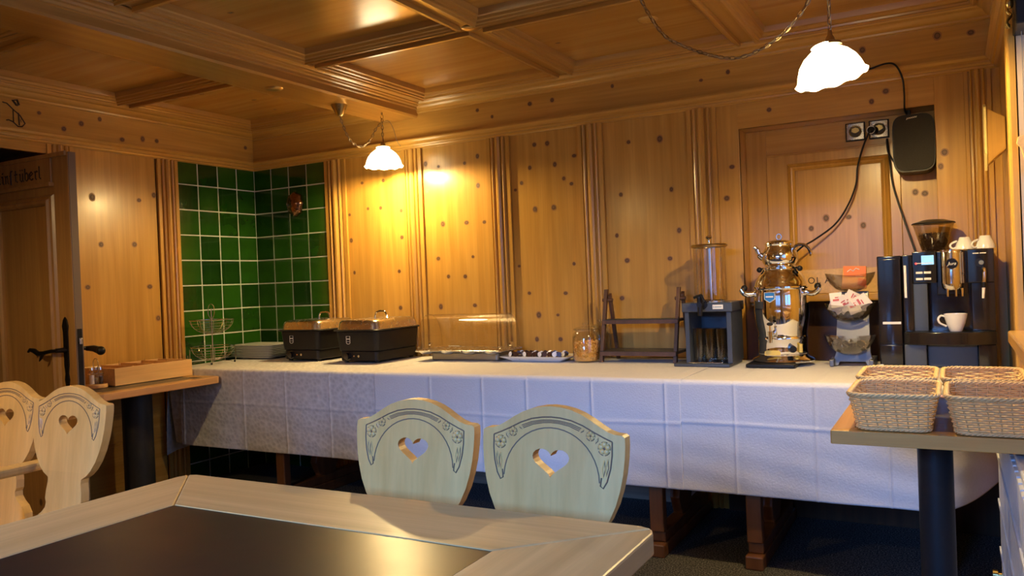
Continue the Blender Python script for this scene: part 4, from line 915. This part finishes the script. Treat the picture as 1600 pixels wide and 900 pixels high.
for y, z in bowls:
    def wb_(r, z_, a): return r, z_+(.010*max(0, math.cos(a))**2+.010*max(0, -math.cos(a))**2)*(z_/.075)**2
    W(MB().lathe([(.012, .000), (.035, .004), (.060, .016), (.080, .036), (.094, .058), (.100, .075), (.098, .0755), (.091, .058), (.077, .038), (.058, .0185), (.035, .007), (.001, .003)], (SX-.005, y, TZ+z), 48, cap=False, M=Matrix.Diagonal((1.04, .62, 1)), wob=wb_), 'bowl', BOWLG, t)
pod = None
for k in range(9):
    x = SX-.055+.030*(k % 4)+random.uniform(-.004, .004); y = 3.735+.026*(k//4); z = TZ+.085+.008*(k//4)
    if pod is None:
        pod = wthing('coffee_pod', 'small dark foil pod lying in the lowest smoked bowl', 'coffee pod', x, y, z, 'dark pods in the lowest bowl')
        MB().lathe([(.010, 0), (.012, .003), (.015, .018), (.001, .018)], n=12).build('cup', NAVY, pod); MB().lathe([(.001, .018), (.018, .018), (.018, .020), (.001, .020)], n=12).build('foil_lid', STEELB, pod); o = pod
    else: o = dup(pod, (x, y, z))
    o.rotation_euler = (random.uniform(-2, 2), random.uniform(-1, 1), random.uniform(0, 6))
sac = None
for k in range(15):
    x = SX-.062+.026*(k % 5)+random.uniform(-.008, .008); y = 3.772+.016*(k//5); z = TZ+.275+random.uniform(-.02, .026)
    if sac is None:
        sac = wthing('sugar_sachet', 'white paper sachet with pink print in the middle bowl', 'sachet', x, y, z, 'paper sachets heaped in the middle bowl')
        q = MB(); q.add([(-.022, -.001, -.03), (.022, -.001, -.03), (.022, -.001, .03), (-.022, -.001, .03), (-.018, -.006, 0), (.018, -.006, 0), (-.018, .005, 0), (.018, .005, 0)], [(0, 1, 5, 4), (4, 5, 2, 3), (1, 0, 6, 7), (7, 6, 3, 2), (0, 4, 3, 6), (1, 7, 2, 5)])
        q.build('paper', PAPER, sac, smooth=False); MB().box(-.012, .010, -.0072, -.0066, -.006, .002).box(-.004, .014, -.0068, -.0058, .006, .010).build('print', PINKP, sac, smooth=False); o = sac
    else: o = dup(sac, (x, y, z))
    o.rotation_euler = (random.uniform(-.5, .5), random.uniform(-1.1, 1.1), random.uniform(-.5, .5)); o.scale = (1.15, 1.15, 1.15)
t = wthing('snack_packet', 'orange and red packet standing in the top smoked bowl', 'packet', SX+.01, 3.835, TZ+.330)
MB().prism([[(-.052, 0), (.052, 0), (.054, .100), (-.040, .104)]], lambda a, b, t_: (a, t_+.004*math.sin(b*60), b), -.008, .008).build('packet_body', YELP, t, smooth=False, bevel=.003)
q = MB(); q.prism([[(-.038, .060), (.052, .055), (.053, .099), (-.039, .1035)]], lambda a, b, t_: (a, -.0122-t_, b), 0, .001); q.prism([[(.016, .020), (.052, .008), (.052, .04), (.02, .05)]], lambda a, b, t_: (a, -.0122-t_, b), 0, .001); q.build('red_print', REDP, t, smooth=False)
q = MB(); q.tube([(-.024, -.014, .078), (-.01, -.014, .088), (0, -.014, .080), (.012, -.014, .092), (.026, -.014, .086)], .002, 6); q.build('white_script', CREAM, t)

# ---- lettered board leaning on the niche ledge
t = wthing('lettered_board', 'light wooden board with letters OLA on the niche ledge', 'sign', -.455, NY-.035, 1.055)
W(MB().box(-.66, -.285, NY-.045, NY-.028, 1.0555, 1.172), 'board', BOXW, t, smooth=False, bevel=.003)
for ch, x in (('O', -.602), ('L', -.570), ('A', -.528)): text('letter', ch, .044, DARKTXT, t, (x+.455, -.0105, .063), FRONT, sx=.95)

# ---- coffee machine and milk cooler
t = wthing('milk_cooler', 'narrow black milk cooler left of the coffee machine', 'milk cooler', -.237, 3.92, TZ)
W(MB().rbox(-.285, -.190, 3.765, 4.10, TZ, TZ+.468, .006), 'housing', GLOSSB, t, bevel=.002)
W(MB().rbox(-.281, -.194, 3.750, 3.765, TZ+.098, TZ+.455, .003), 'door', GLOSSB, t, bevel=.002)
W(MB().rbox(-.281, -.194, 3.755, 3.765, TZ+.008, TZ+.090, .003), 'lower_door', GLOSSB, t, bevel=.002)
W(MB().box(-.268, -.198, 3.746, 3.750, TZ+.180, TZ+.190), 'handle_strip', CREAM, t, smooth=False)
W(MB().box(-.283, -.270, 3.745, 3.752, TZ+.002, TZ+.010), 'type_plate', CREAM, t, smooth=False)
t = wthing('coffee_machine', 'black automatic coffee machine with chrome spout column', 'coffee machine', -.02, 3.92, TZ)
F = 3.74
W(MB().rbox(-.187, -.148, F+.01, 4.09, TZ, TZ+.468, .004), 'left_column', GLOSSB, t, bevel=.002)
W(MB().box(-.181, -.172, F+.004, F+.011, TZ+.290, TZ+.425), 'light_strip', CREAM, t, smooth=False)
W(MB().rbox(-.148, .145, F+.10, 4.09, TZ+.05, TZ+.478, .006), 'rear_housing', GLOSSB, t, bevel=.002)
W(MB().rbox(-.148, -.060, F, F+.11, TZ+.350, TZ+.480, .004), 'control_panel', GLOSSB, t, bevel=.002)
W(MB().rbox(-.148, -.095, F+.01, F+.11, TZ+.150, TZ+.349, .003), 'left_front', ANTH, t, bevel=.002)
W(MB().rbox(.050, .145, F, F+.11, TZ+.345, TZ+.480, .004), 'right_front', GLOSSB, t, bevel=.002)
W(MB().rbox(.062, .145, F+.015, F+.11, TZ+.150, TZ+.345, .003), 'right_front', GLOSSB, t, bevel=.002)
W(MB().rbox(-.060, .052, F+.03, F+.11, TZ+.300, TZ+.478, .003), 'spout_housing', GLOSSB, t, bevel=.002)
W(MB().box(-.114, -.068, F-.0012, F, TZ+.425, TZ+.463), 'display', SCRN, t, smooth=False)
W(MB().box(-.146, -.115, F-.0010, F, TZ+.415, TZ+.465), 'dark_window', GLOSSB, t, smooth=False)
W(MB().ball((-.134, F-.002, TZ+.431), .0035, 6), 'red_light', REDL, t)
W(MB().box(-.134, -.072, F-.0015, F, TZ+.430, TZ+.433), 'display_line', CREAM, t, smooth=False)
for zz in (TZ+.388, TZ+.362):
    for xx in (-.136, -.106): W(MB().rbox(xx, xx+.026, F-.003, F, zz, zz+.009, .001), 'button', CREAM, t)
W(MB().lathe([(.001, .318), (.030, .318), (.038, .328), (.040, .345), (.040, .470), (.038, .476), (.001, .476)], (-.004, F+.005, TZ), 40), 'spout_column', STEEL, t)
for a in (-.9, .9, 1.3): W(MB().cyl((-.004+.041*math.sin(a), F+.005-.041*math.cos(a), TZ+.345), (-.004+.041*math.sin(a), F+.005-.041*math.cos(a), TZ+.470), .003), 'column_rib', BRASS, t)
for dx in (-.022, .008, .030): W(MB().cyl((dx, F-.02, TZ+.325), (dx, F-.02, TZ+.292), .005, .0045, 12), 'spout_nozzle', CHROME, t)
W(MB().lathe([(.001, .476), (.041, .476), (.041, .482), (.001, .482)], (-.004, F+.005, TZ), 36), 'column_cap', CHROME, t)
q = MB(); q.cyl((-.004, F-.0335, TZ+.425), (-.004, F-.040, TZ+.425), .0215, n=28); W(q, 'logo_disc', GLOSSB, t)
W(MB().tube([(-.004+.0215*math.cos(a), F-.040, TZ+.425+.0215*math.sin(a)) for a in [i*2*PI/24 for i in range(24)]], .0015, 5, closed=True), 'logo_ring', CHROME, t)
text('logo_script', 'Jura', .019, CREAM, t, (-.004+.02, F-.0408-3.92, .425), FRONT, italic=.4)
W(MB().box(.071, .092, F-.0012, F, TZ+.461, TZ+.465), 'print', CREAM, t, smooth=False); W(MB().box(.096, .118, F-.0012, F, TZ+.461, TZ+.465), 'print', CREAM, t, smooth=False)
W(MB().cyl((.094, F, TZ+.425), (.094, F-.006, TZ+.425), .017), 'rotary_dial', BLACK, t); W(MB().cyl((.100, F-.006, TZ+.425), (.100, F-.012, TZ+.425), .009), 'dial_cap', BRASS, t)
q = MB(); q.tube(spline([(.106, F, TZ+.40), (.108, F-.02, TZ+.398), (.108, F-.024, TZ+.37), (.106, F-.024, TZ+.345)], 5), .0075, 10); W(q, 'steam_wand', STEEL, t)
W(MB().cyl((.106, F-.024, TZ+.347), (.105, F-.024, TZ+.325), .0085), 'wand_collar', BLACK, t); W(MB().cyl((.105, F-.024, TZ+.325), (.102, F-.024, TZ+.282), .0060, .0045), 'wand_tip', CREAM, t)
b = MB()   # bowed drip tray
out = [(-.187, F+.11), (-.187, F-.02), (-.165, F-.045), (-.10, F-.062), (-.02, F-.068), (.06, F-.062), (.12, F-.045), (.145, F-.02), (.145, F+.11)]
b.prism([out], lambda a, c, t_: (a, c, t_), TZ+.098, TZ+.148); W(b, 'drip_tray', GLOSSB, t, bevel=.002, ang=30)
W(MB().prism([[(a*.97, c+.004) for a, c in out]], lambda a, c, t_: (a, c, t_), TZ+.148, TZ+.150), 'drip_grid', IRON, t, smooth=False)
W(MB().rbox(-.187, -.105, F-.03, F+.11, TZ, TZ+.097, .004), 'base_left', ANTH, t, bevel=.002)
W(MB().rbox(.080, .143, F-.02, F+.11, TZ, TZ+.097, .004), 'base_right', GLOSSB, t, bevel=.002)
W(MB().rbox(-.104, .079, F+.02, F+.11, TZ, TZ+.097, .004), 'grounds_drawer', ANTH, t, bevel=.002)
hx, hy, hz = -.068, F+.16, TZ+.480
W(MB().lathe([(.045, .0), (.047, .003), (.060, .045), (.080, .118), (.0785, .118), (.0585, .046), (.045, .004), (.001, .002)], (hx, hy, hz), 40, cap=False), 'bean_hopper', SMOKE, t)
W(MB().lathe([(.001, .139), (.04, .136), (.082, .124), (.085, .118), (.001, .118)], (hx, hy, hz), 40), 'hopper_lid', BLACK, t)
q = MB(); rnd = random.Random(9); q.lathe([(.001, .004), (.040, .004), (.052, .040), (.060, .068), (.001, .070)], (0, 0, 0), 24)
for k in range(420):
    a = rnd.uniform(0, 2*PI)
    if k < 300: z = rnd.uniform(.006, .072); r = .0415+.30*(z-.002)*.9
    else: z = .072+rnd.uniform(-.003, .005); r = .058*math.sqrt(rnd.random())
    q.lathe([(.0006, -.0052), (.0032, -.003), (.0034, .003), (.0006, .0052)], (r*math.cos(a)*.985, r*math.sin(a)*.985, z), 5, M=Matrix.Rotation(rnd.uniform(0, 3), 3, Vector((rnd.gauss(0, 1), rnd.gauss(0, 1), rnd.gauss(0, 1))).normalized()))
q.v = [(a+hx, b_2+hy, c+hz) for a, b_2, c in q.v]
o = W(q, 'coffee_beans', BEAN, t); o['kind'] = 'stuff'
# cups
def cup(label, loc, rot, R=.040, H=.062, hand=PI):
    c = thing('coffee_cup', label, 'cup', loc, 0)
    MB().lathe([(.001, .0), (.50*R, .0), (.56*R, .004), (.60*R, .010), (.80*R, H*.45), (.95*R, H*.8), (R, H), (R-.003, H), (.90*R, H*.8), (.74*R, H*.45), (.50*R, .012), (.001, .008)], n=40, cap=False).build('bowl', WHITE, c)
    d = Vector((math.cos(hand), math.sin(hand), 0)); P = lambda r, z: d*r+Vector((0, 0, z))
    MB().tube(spline([P(.86*R, H*.84), P(1.25*R, H*.90), P(1.50*R, H*.72), P(1.35*R, H*.48), P(.80*R, H*.30)], 6), .0042, 10).build('handle', WHITE, c)
    c.rotation_euler = rot; return c
cup('white coffee cup standing under the coffee machine spout', (.003, F-.020, TZ+.1505), (0, 0, 0), R=.043, H=.072, hand=math.radians(195))
cup('white cup upside down on the coffee machine, nearer the bean hopper', (.045, F+.07, TZ+.480+.052), (PI, 0, 0), R=.037, H=.050, hand=math.radians(160))
cup('white cup upside down on the coffee machine, at its right edge', (.118, F+.055, TZ+.480+.054), (PI, 0, 0), R=.037, H=.052, hand=math.radians(150))

# ---- speaker, sockets, cables
t = wthing('loudspeaker', 'black rounded wall speaker in the upper right of the niche', 'speaker', -.135, 4.06, 1.60)
W(MB().prism([[(-.087+.03*(1-math.cos(a))-0, 0) for a in (0,)]+[]] if False else [[(.085*math.copysign(abs(math.cos(a))**.45, math.cos(a)), .128*math.copysign(abs(math.sin(a))**.38, math.sin(a))) for a in [i*2*PI/40 for i in range(40)]]], lambda a, b, t_: (-.135+a, t_, 1.715+b), 4.00, 4.135), 'cabinet', BLACKM, t, bevel=.012, ang=50)
W(MB().prism([[(.080*math.copysign(abs(math.cos(a))**.45, math.cos(a)), .122*math.copysign(abs(math.sin(a))**.38, math.sin(a))) for a in [i*2*PI/40 for i in range(40)]]], lambda a, b, t_: (-.135+a, t_, 1.717+b), 3.992, 4.002), 'grille', mat('speaker_grille', (.02, .019, .017), .7, bump=(400, .8)), t, bevel=.006, ang=50)
W(MB().box(-.165, -.145, 4.05, 4.10, 1.84, 1.872), 'mount', BLACKM, t, bevel=.003)
W(MB().tube([(-.160+.0037*k_, 3.991, 1.822+.0045*(k_ % 2)+.0004*k_+(-.003 if k_ == 0 else 0)) for k_ in range(12)], .0022, 5), 'speaker_logo', CREAM, t)
for x, pl, lab in ((-.385, 0, 'square silver wall socket, left of the two in the niche, empty'), (-.283, 1, 'square silver wall socket, right of the two in the niche, with a plug')):
    t = wthing('wall_socket', lab, 'socket', x, NY-.01, 1.817)
    W(MB().rbox(x-.043, x+.043, NY-.012, NY, 1.774, 1.860, .002), 'frame', IRON, t)
    W(MB().rbox(x-.038, x+.038, NY-.016, NY-.011, 1.779, 1.855, .002), 'plate', STEELB, t)
    W(MB().cyl((x, NY-.0165, 1.817), (x, NY-.0155, 1.817), .025, n=28), 'well', mat('socket_brown', (.06, .05, .035), .5), t)
    W(MB().lathe([(.0235, 0), (.026, .002), (.0285, 0)], (x, NY-.0165, 1.817), 28, cap=False, M=Matrix.Rotation(PI/2, 3, 'X')), 'ring', BRASS, t)
    W(MB().prism([[(-.018, .002), (-.010, -.004), (0, -.008), (.010, -.004), (.018, .002), (.014, .014), (0, .019), (-.014, .014)]], lambda a, b, t_: (x+a, NY-.018+t_, 1.817+b), 0, .001), 'shutter', BRASS, t, smooth=False)
    if pl:
        p = wthing('power_plug', 'round black plug in the right wall socket', 'plug', x-.022, NY-.03, 1.812)
        W(MB().cyl((x-.022, NY-.018, 1.812), (x-.030, NY-.060, 1.810), .021, .017, 20), 'plug_body', BLACK, p)
        W(MB().tube([(x-.031+.017*math.cos(a), NY-.061, 1.810+.017*math.sin(a)) for a in [i*2*PI/20 for i in range(20)]], .002, 5, closed=True), 'plug_rim', CREAM, p)
def cable(label, pts, r=.004, m=BLACK):
    P = spline(pts, 8); c = Vector(pts[0]); b = MB(); b.tube([p-c for p in P], r, 8); o = b.build('cable', m); o.location = c; return tag(o, label, 'cable')
cable('black cable from the sockets down to the tea urn', [(-.315, NY-.075, 1.808), (-.345, 4.08, 1.74), (-.374, 4.08, 1.645), (-.385, 4.08, 1.56), (-.421, 4.08, 1.47), (-.481, 4.08, 1.383), (-.57, 4.05, 1.315), (-.63, 4.0, 1.275), (-.66, 3.96, 1.22), (-.68, 3.93, 1.05)], .0042)
cable('black cable from the speaker down to the coffee machine', [(-.215, 4.10, 1.60+.04), (-.245, 4.11, 1.70), (-.248, 4.12, 1.763), (-.240, 4.11, 1.66), (-.229, 4.10, 1.542), (-.19, 4.08, 1.39), (-.147, 4.06, 1.238), (-.145, 4.06, 1.228)], .0042)
cable('black cable from the frieze to the top of the speaker', [(-.300, 3.968, 2.062), (-.231, 3.955, 2.072), (-.193, 3.94, 2.055), (-.168, 3.93, 1.995), (-.163, 3.95, 1.93), (-.166, 4.0, 1.87), (-.160, 4.07, 1.855), (-.155, 4.08, 1.850)], .0042)

# ---- copper mould on the tiles
t = wthing('copper_mould', 'shiny copper mould hanging on the green tiles', 'copper mould', -3.805, 4.008, 1.745)
def wbm(r, z, a): return r*(1+.05*math.cos(8*a)*(r/.06)), z
M_ = Matrix.Rotation(PI/2, 3, 'X') @ Matrix.Diagonal((1.08, 1.3, 1.1))
MB().lathe([(.062, -.0), (.062, .006), (.056, .020), (.042, .036), (.022, .044), (.001, .045)], (0, 0, 0), 48, M=M_, wob=wbm).build('bowl', COPPER, t, ang=70)
MB().tube([(.010*math.cos(a), -.004, .078+.012*math.sin(a)) for a in [i*2*PI/12 for i in range(12)]], .002, 5, closed=True).build('hanging_ring', WIRE, t)
MB().tube(spline([(.005, -.02, -.055), (.0, -.02, -.075), (-.012, -.012, -.082)], 5), .004, 8).build('foot_loop', WIRE, t)

# ---- wire fruit stand
t = wthing('fruit_stand', 'empty two tier wire fruit stand in the tiled corner', 'fruit stand', -3.98, 3.43, TZ)
for z0, nm in ((.018, 'lower_bowl'), (.180, 'upper_bowl')):
    q = MB(); R_, H_ = .128, .085
    pr = [(R_*math.sin(a), H_*(1-math.cos(a))) for a in [math.radians(5+85*i/7) for i in range(8)]]
    for i, (r, z) in enumerate(pr): q.tube([(r*math.cos(a), r*math.sin(a), z0+z) for a in [k*2*PI/36 for k in range(36)]], .0022 if i == 7 else .0011, 5, closed=True)
    for k in range(10):
        a = 2*PI*k/10; q.tube([(r*math.cos(a), r*math.sin(a), z0+z) for r, z in pr], .0012, 5)
    q.build(nm, WIRE, t)
q = MB(); q.tube([(0, 0, .01), (0, 0, .335)], .003, 8); q.tube(spline([(0, 0, .26), (.012, .012, .30), (.010, .012, .345), (0, 0, .362), (-.010, -.010, .345), (-.012, -.012, .30), (0, 0, .265)], 5), .002, 6); q.build('centre_rod', WIRE, t)
for k in range(4):
    a = PI/4+k*PI/2; c_, s_ = math.cos(a), math.sin(a)
    MB().tube(spline([(.02*c_, .02*s_, .02), (.09*c_, .09*s_, .012), (.128*c_, .128*s_, .012), (.132*c_, .132*s_, .09)], 5), .0022, 6).build('leg', WIRE, t)
    MB().ball((.125*c_, .125*s_, .007), .007, 6).build('foot', BLACK, t)
# ---- stack of plates
pl = None
for k in range(8):
    z = TZ+.0105*k
    if pl is None:
        q = MB(); loft(q, [rr_ring(-.12, .12, -.075, .075, 0, .02), rr_ring(-.125, .125, -.08, .08, .003, .02), rr_ring(-.185, .185, -.125, .125, .013, .03), rr_ring(-.186, .186, -.126, .126, .015, .03), rr_ring(-.18, .18, -.12, .12, .015, .03), rr_ring(-.12, .12, -.075, .075, .005, .02)])
        pl = q.build('plate', WHITE, ang=50); o = pl
    else: o = pl.copy(); COL.objects.link(o)
    o.location = (-3.935+.004*math.sin(k*2.1), 3.80, z); tag(o, 'white rectangular plate in the stack by the tiles, '+('lowest of eight', 'second from the bottom', 'third from the bottom', 'fourth from the bottom', 'fourth from the top', 'third from the top', 'second from the top', 'topmost')[k], 'plate', 'stacked white plates in the corner')

# ---- divided wooden box and cruets on the left side table
t = wthing('cutlery_box', 'light wooden divided cutlery box on the left side table', 'box', -3.99, 2.92, .7105)
X0, X1, Y0, Y1, Z0, Z1 = -4.135, -3.846, 2.677, 3.163, .711, .803
for a in ((X1-.012, X1, Y0, Y1), (X0, X0+.012, Y0, Y1)): W(MB().box(*a, Z0, Z1), 'side_board', BOXW, t, smooth=False, bevel=.0015)
for a in ((X0+.012, X1-.012, Y0, Y0+.012), (X0+.012, X1-.012, Y1-.012, Y1)): W(MB().box(*a, Z0, Z1), 'end_board', BOXW, t, smooth=False, bevel=.0015)
W(MB().box(X0+.012, X1-.012, Y0+.012, Y1-.012, Z0, Z0+.008), 'bottom', BOXW, t, smooth=False)
for y in (2.79, 2.91, 3.04): W(MB().box(X0+.012, X1-.012, y, y+.008, Z0+.008, Z1+.002), 'divider', BOXW, t, smooth=False)
for x, y in ((-4.04, 2.84), (-4.0, 2.97), (-3.96, 3.08), (-3.85, 3.14)): W(MB().cyl((x, y, Z1-.03), (x, y, Z1+.022), .0016, n=6), 'metal_pin', WIRE, t)
t = wthing('cruet_set', 'glass salt and pepper cruets in a wire holder on wooden base', 'cruet set', -3.905, 2.612, .7105); t.scale = (1.08, 1.08, 1.08)
MB().lathe([(.001, 0), (.048, 0), (.050, .006), (.048, .018), (.001, .018)], n=32).build('base', BOXW, t)
MB().lathe([(.001, 0), (.026, 0), (.028, .006), (.026, .016), (.001, .016)], (-.045, -.042, 0), 24).build('small_base', BOXW, t)
q = MB(); q.tube([(.034*math.cos(a), .034*math.sin(a), .066) for a in [k*2*PI/20 for k in range(20)]], .0016, 5, closed=True)
q.tube(spline([(-.02, 0, .018), (-.02, 0, .11), (-.012, 0, .135), (.0, 0, .14), (.012, 0, .135), (.02, 0, .11), (.02, 0, .018)], 5), .0016, 6); q.build('wire_holder', WIRE, t)
for k, (x, y) in enumerate(((-.018, .012), (.018, .010), (0, -.022))):
    MB().lathe([(.001, .018), (.013, .018), (.014, .03), (.013, .075), (.008, .088), (.001, .09)], (x, y, 0), 16).build('bottle', GLASS, t)
    MB().lathe([(.001, .085), (.010, .086), (.009, .098), (.001, .10)], (x, y, 0), 14).build('cap', CHROME, t)
    MB().lathe([(.001, .020), (.011, .020), (.011, .045+.01*k), (.001, .045+.01*k)], (x, y, 0), 12).build('filling', BEAN if k == 1 else PAPER, t)

# ---- wicker baskets
def basket(label, loc):
    t = thing('bread_basket', label, 'basket', loc, 0, 'wicker bread baskets on the right table'); H = .094; rows = 15
    def dim(s): return .085+.018*s, .135+.018*s, .030+.012*s    # half sizes and corner radius
    def path(s, n):
        hx_, hy_, r = dim(s); P = []
        segs = [(hx_-r, hy_-r, 0), (-(hx_-r), hy_-r, 90), (-(hx_-r), -(hy_-r), 180), (hx_-r, -(hy_-r), 270)]
        for cx, cy_, a0 in segs:
            for k in range(7): a = math.radians(a0+90*k/6); P.append(Vector((cx+r*math.cos(a), cy_+r*math.sin(a), 0)))
        L = [0]
        for i in range(len(P)): L.append(L[-1]+(P[(i+1) % len(P)]-P[i]).length)
        out_ = []; j = 0
        for k in range(n):
            d = L[-1]*k/n
            while L[j+1] < d: j += 1
            a, b_3 = P[j], P[(j+1) % len(P)]; f_ = (d-L[j])/max(L[j+1]-L[j], 1e-9); p = a.lerp(b_3, f_); tg = (b_3-a).normalized(); out_.append((p, Vector((tg.y, -tg.x, 0))))
        return out_
    NS = 36; n = NS*4
    q = MB()
    for i in range(rows):
        s = i/(rows-1); P = path(s, n); z = .007+(H-.014)*s
        q.tube([p+nn*(.0021*math.cos(PI*k/4+(PI if i % 2 else 0)))+Vector((0, 0, z)) for k, (p, nn) in enumerate(P)], .0027, 4, closed=True)
    o = q.build('weave', WICK, t, ang=80); o['kind'] = 'stuff'
    q = MB()
    P0 = path(0, NS); P1 = path(1, NS)
    for (a, _), (b_3, _) in zip(P0, P1): q.tube([a+Vector((0, 0, .004)), b_3+Vector((0, 0, H))], .0022, 5)
    o = q.build('stakes', WICKD, t); o['kind'] = 'stuff'
    for nm, s, z, rr in (('braided_rim', 1.05, H, .0042), ('base_braid', 0, .006, .0034)):
        q = MB(); P = path(s, n)
        for ph in (0, 2*PI/3, 4*PI/3):
            q.tube([p+nn*(rr*math.cos(PI*k/3.+ph))+Vector((0, 0, z+rr*.8*math.sin(PI*k/3.+ph))) for k, (p, nn) in enumerate(P)], rr*.72, 5, closed=True)
        q.build(nm, WICK, t, ang=80)
    q = MB(); loft(q, [rr_ring(-.084, .084, -.134, .134, .001, .03), rr_ring(-.084, .084, -.134, .134, .005, .03)]); q.build('bottom', WICKD, t)
    return t
bk = basket('wicker bread basket, front left of the four', (-.147, 2.388, .7505))
dup(bk, (.079, 2.380, .7505), 0, 'wicker bread basket, front right of the four')
dup(bk, (-.158, 2.735, .7505), 0, 'wicker bread basket, rear left of the four')
dup(bk, (.067, 2.735, .7505), 0, 'wicker bread basket, rear right of the four')

# ---- right wall: sconce, radiator, curtain track hardware
t = wthing('wall_sconce', 'pale yellow shield shaped wall sconce on the right wall', 'wall lamp', XR, 3.72, 1.66)
W(MB().prism([[(.196, 1.735), (.134, 1.775), (.134, 1.555), (.165, 1.585), (.196, 1.61)]], lambda a, b, t_: (a, t_, b), 3.665, 3.775), 'bracket', PZ, t, smooth=False, bevel=.004)
W(MB().prism([[(3.655, 1.77), (3.66, 1.78), (3.72, 1.80), (3.78, 1.78), (3.785, 1.77), (3.77, 1.60), (3.72, 1.535), (3.67, 1.60)]], lambda a, b, t_: (t_, a, b), .124, .133), 'shade', mat('lamplit_amber_glass', (.90, .75, .30), .3), t, smooth=False, bevel=.002)  # glow from the pendant lamp put into the pale amber colour
t = wthing('radiator', 'white ribbed radiator under the window on the right wall', 'radiator', .13, 2.1, .08)
q = MB(); q.box(.118, .165, 1.1, 3.12, .08, .70); W(q, 'panel', RAD, t, smooth=False, bevel=.004)
for k in range(33): W(MB().rbox(.110, .119, 1.115+.06*k, 1.160+.06*k, .10, .685, .003, 2), 'rib', RAD, t)
for z in (.22, .38, .54): W(MB().box(.106, .111, 1.1, 3.10, z, z+.010), 'cross_bar', RAD, t, smooth=False)
for y in (1.3, 2.1, 2.9): W(MB().box(.165, .196, y, y+.04, .30, .60), 'bracket', RAD, t, smooth=False)
q = MB(); q.cyl((.14, 3.12, .12), (.14, 3.15, .12), .012); q.cyl((.14, 3.135, .12), (.10, 3.135, .12), .010); q.cyl((.10, 3.135, .12), (.085, 3.135, .12), .018); q.tube([(.14, 3.14, .12), (.14, 3.145, .06), (.14, 3.145, .0)], .009, 10)
W(q, 'valve', BRASS, t)
t = wthing('window_blind', 'black rolled blind with brass fittings at the top of the window', 'blind', .20, 2.86, 1.90)
W(MB().box(.185, .30, 2.80, 2.955, 1.868, 1.985), 'cassette', BLACKM, t, smooth=False, bevel=.004)
q = MB(); q.tube(spline([(.176, 2.90, 1.96), (.168, 2.89, 1.935), (.178, 2.88, 1.915), (.166, 2.87, 1.895), (.172, 2.87, 1.875)], 5), .0045, 8); q.ball((.168, 2.88, 1.885), .008, 6); q.ball((.176, 2.885, 1.955), .012, 6, sc=(1, 1, 1.6)); W(q, 'fitting', BRASS, t)
W(MB().cyl((.2045, 2.90, 1.87), (.2045, 2.92, 1.36), .0012, n=6), 'pull_cord', mat('cord', (.2, .18, .16), .6), t)
t = wthing('cord_tassel', 'yellow carved wooden hanger on the window reveal', 'wooden hanger', .204, 2.94, 1.50)
MB().prism([[(-.012, .055), (.02, .065), (.03, .05), (.016, .03), (.022, -.03), (.03, -.05), (.02, -.062), (.002, -.055), (.004, -.02), (-.004, .02), (-.016, .035)]], lambda a, b, t_: (a-.004, t_, b), 0, .010).build('hanger', BOXW, t, smooth=False, bevel=.002)

# ------------------------------------------------------------------ small pieces become children of the part they sit on
def nest(child, par):
    if child.parent is par.parent:
        child.parent = par; child.location = child.location-par.location
def base(n): return n.split('.')[0]
for root in [o for o in S.objects if o.parent is None and o.get('category')]:
    kids = {}
    for ch_ in root.children: kids.setdefault(base(ch_.name), []).append(ch_)
    c_ = root['category']
    for sub, par in {'chafing dish': (('lid_handle', 'lid'), ('thermostat_knob', 'heater_base'), ('indicator', 'heater_base'), ('switch', 'heater_base'), ('foot', 'heater_base'), ('badge', 'water_pan')),
                     'food display': (('cover_edge', 'clear_cover'), ('pivot', 'clear_cover'), ('cover_handle', 'clear_cover'), ('cup_recess', 'tray')),
                     'drink dispenser': (('lid_knob', 'lid'), ('lid_rim', 'lid'), ('label_print', 'label_plate')),
                     'tea urn': (('badge_edge', 'badge'), ('badge_band', 'badge'), ('spigot_lever', 'spigot')),
                     'coffee machine': (('display_line', 'display'), ('logo_ring', 'logo_disc'), ('logo_script', 'logo_disc'), ('spout_nozzle', 'spout_column'), ('column_rib', 'spout_column'), ('column_cap', 'spout_column'), ('hopper_lid', 'bean_hopper'), ('wand_tip', 'steam_wand'), ('wand_collar', 'steam_wand'), ('dial_cap', 'rotary_dial'), ('drip_grid', 'drip_tray'), ('button', 'control_panel')),
                     'milk cooler': (('handle_strip', 'door'),), 'teapot': (('lid_knob', 'lid'),), 'packet': (('red_print', 'packet_body'), ('white_script', 'packet_body')),
                     'sachet': (('print', 'paper'),), 'sign': (('letter', 'board'),), 'speaker': (('speaker_logo', 'grille'),), 'chair': (('carving', 'backrest'),), 'armchair': (('carving', 'backrest'), ('arm_support', 'armrest')),
                     'socket': (('ring', 'plate'), ('well', 'plate'), ('shutter', 'plate'))}.get(c_, ()):
        if sub in kids and par in kids:
            for i_, k_ in enumerate(kids[sub]): nest(k_, kids[par][min(i_, len(kids[par])-1)])
for root in [o for o in S.objects if o.parent is None and base(o.name) == 'door_1']:
    pass
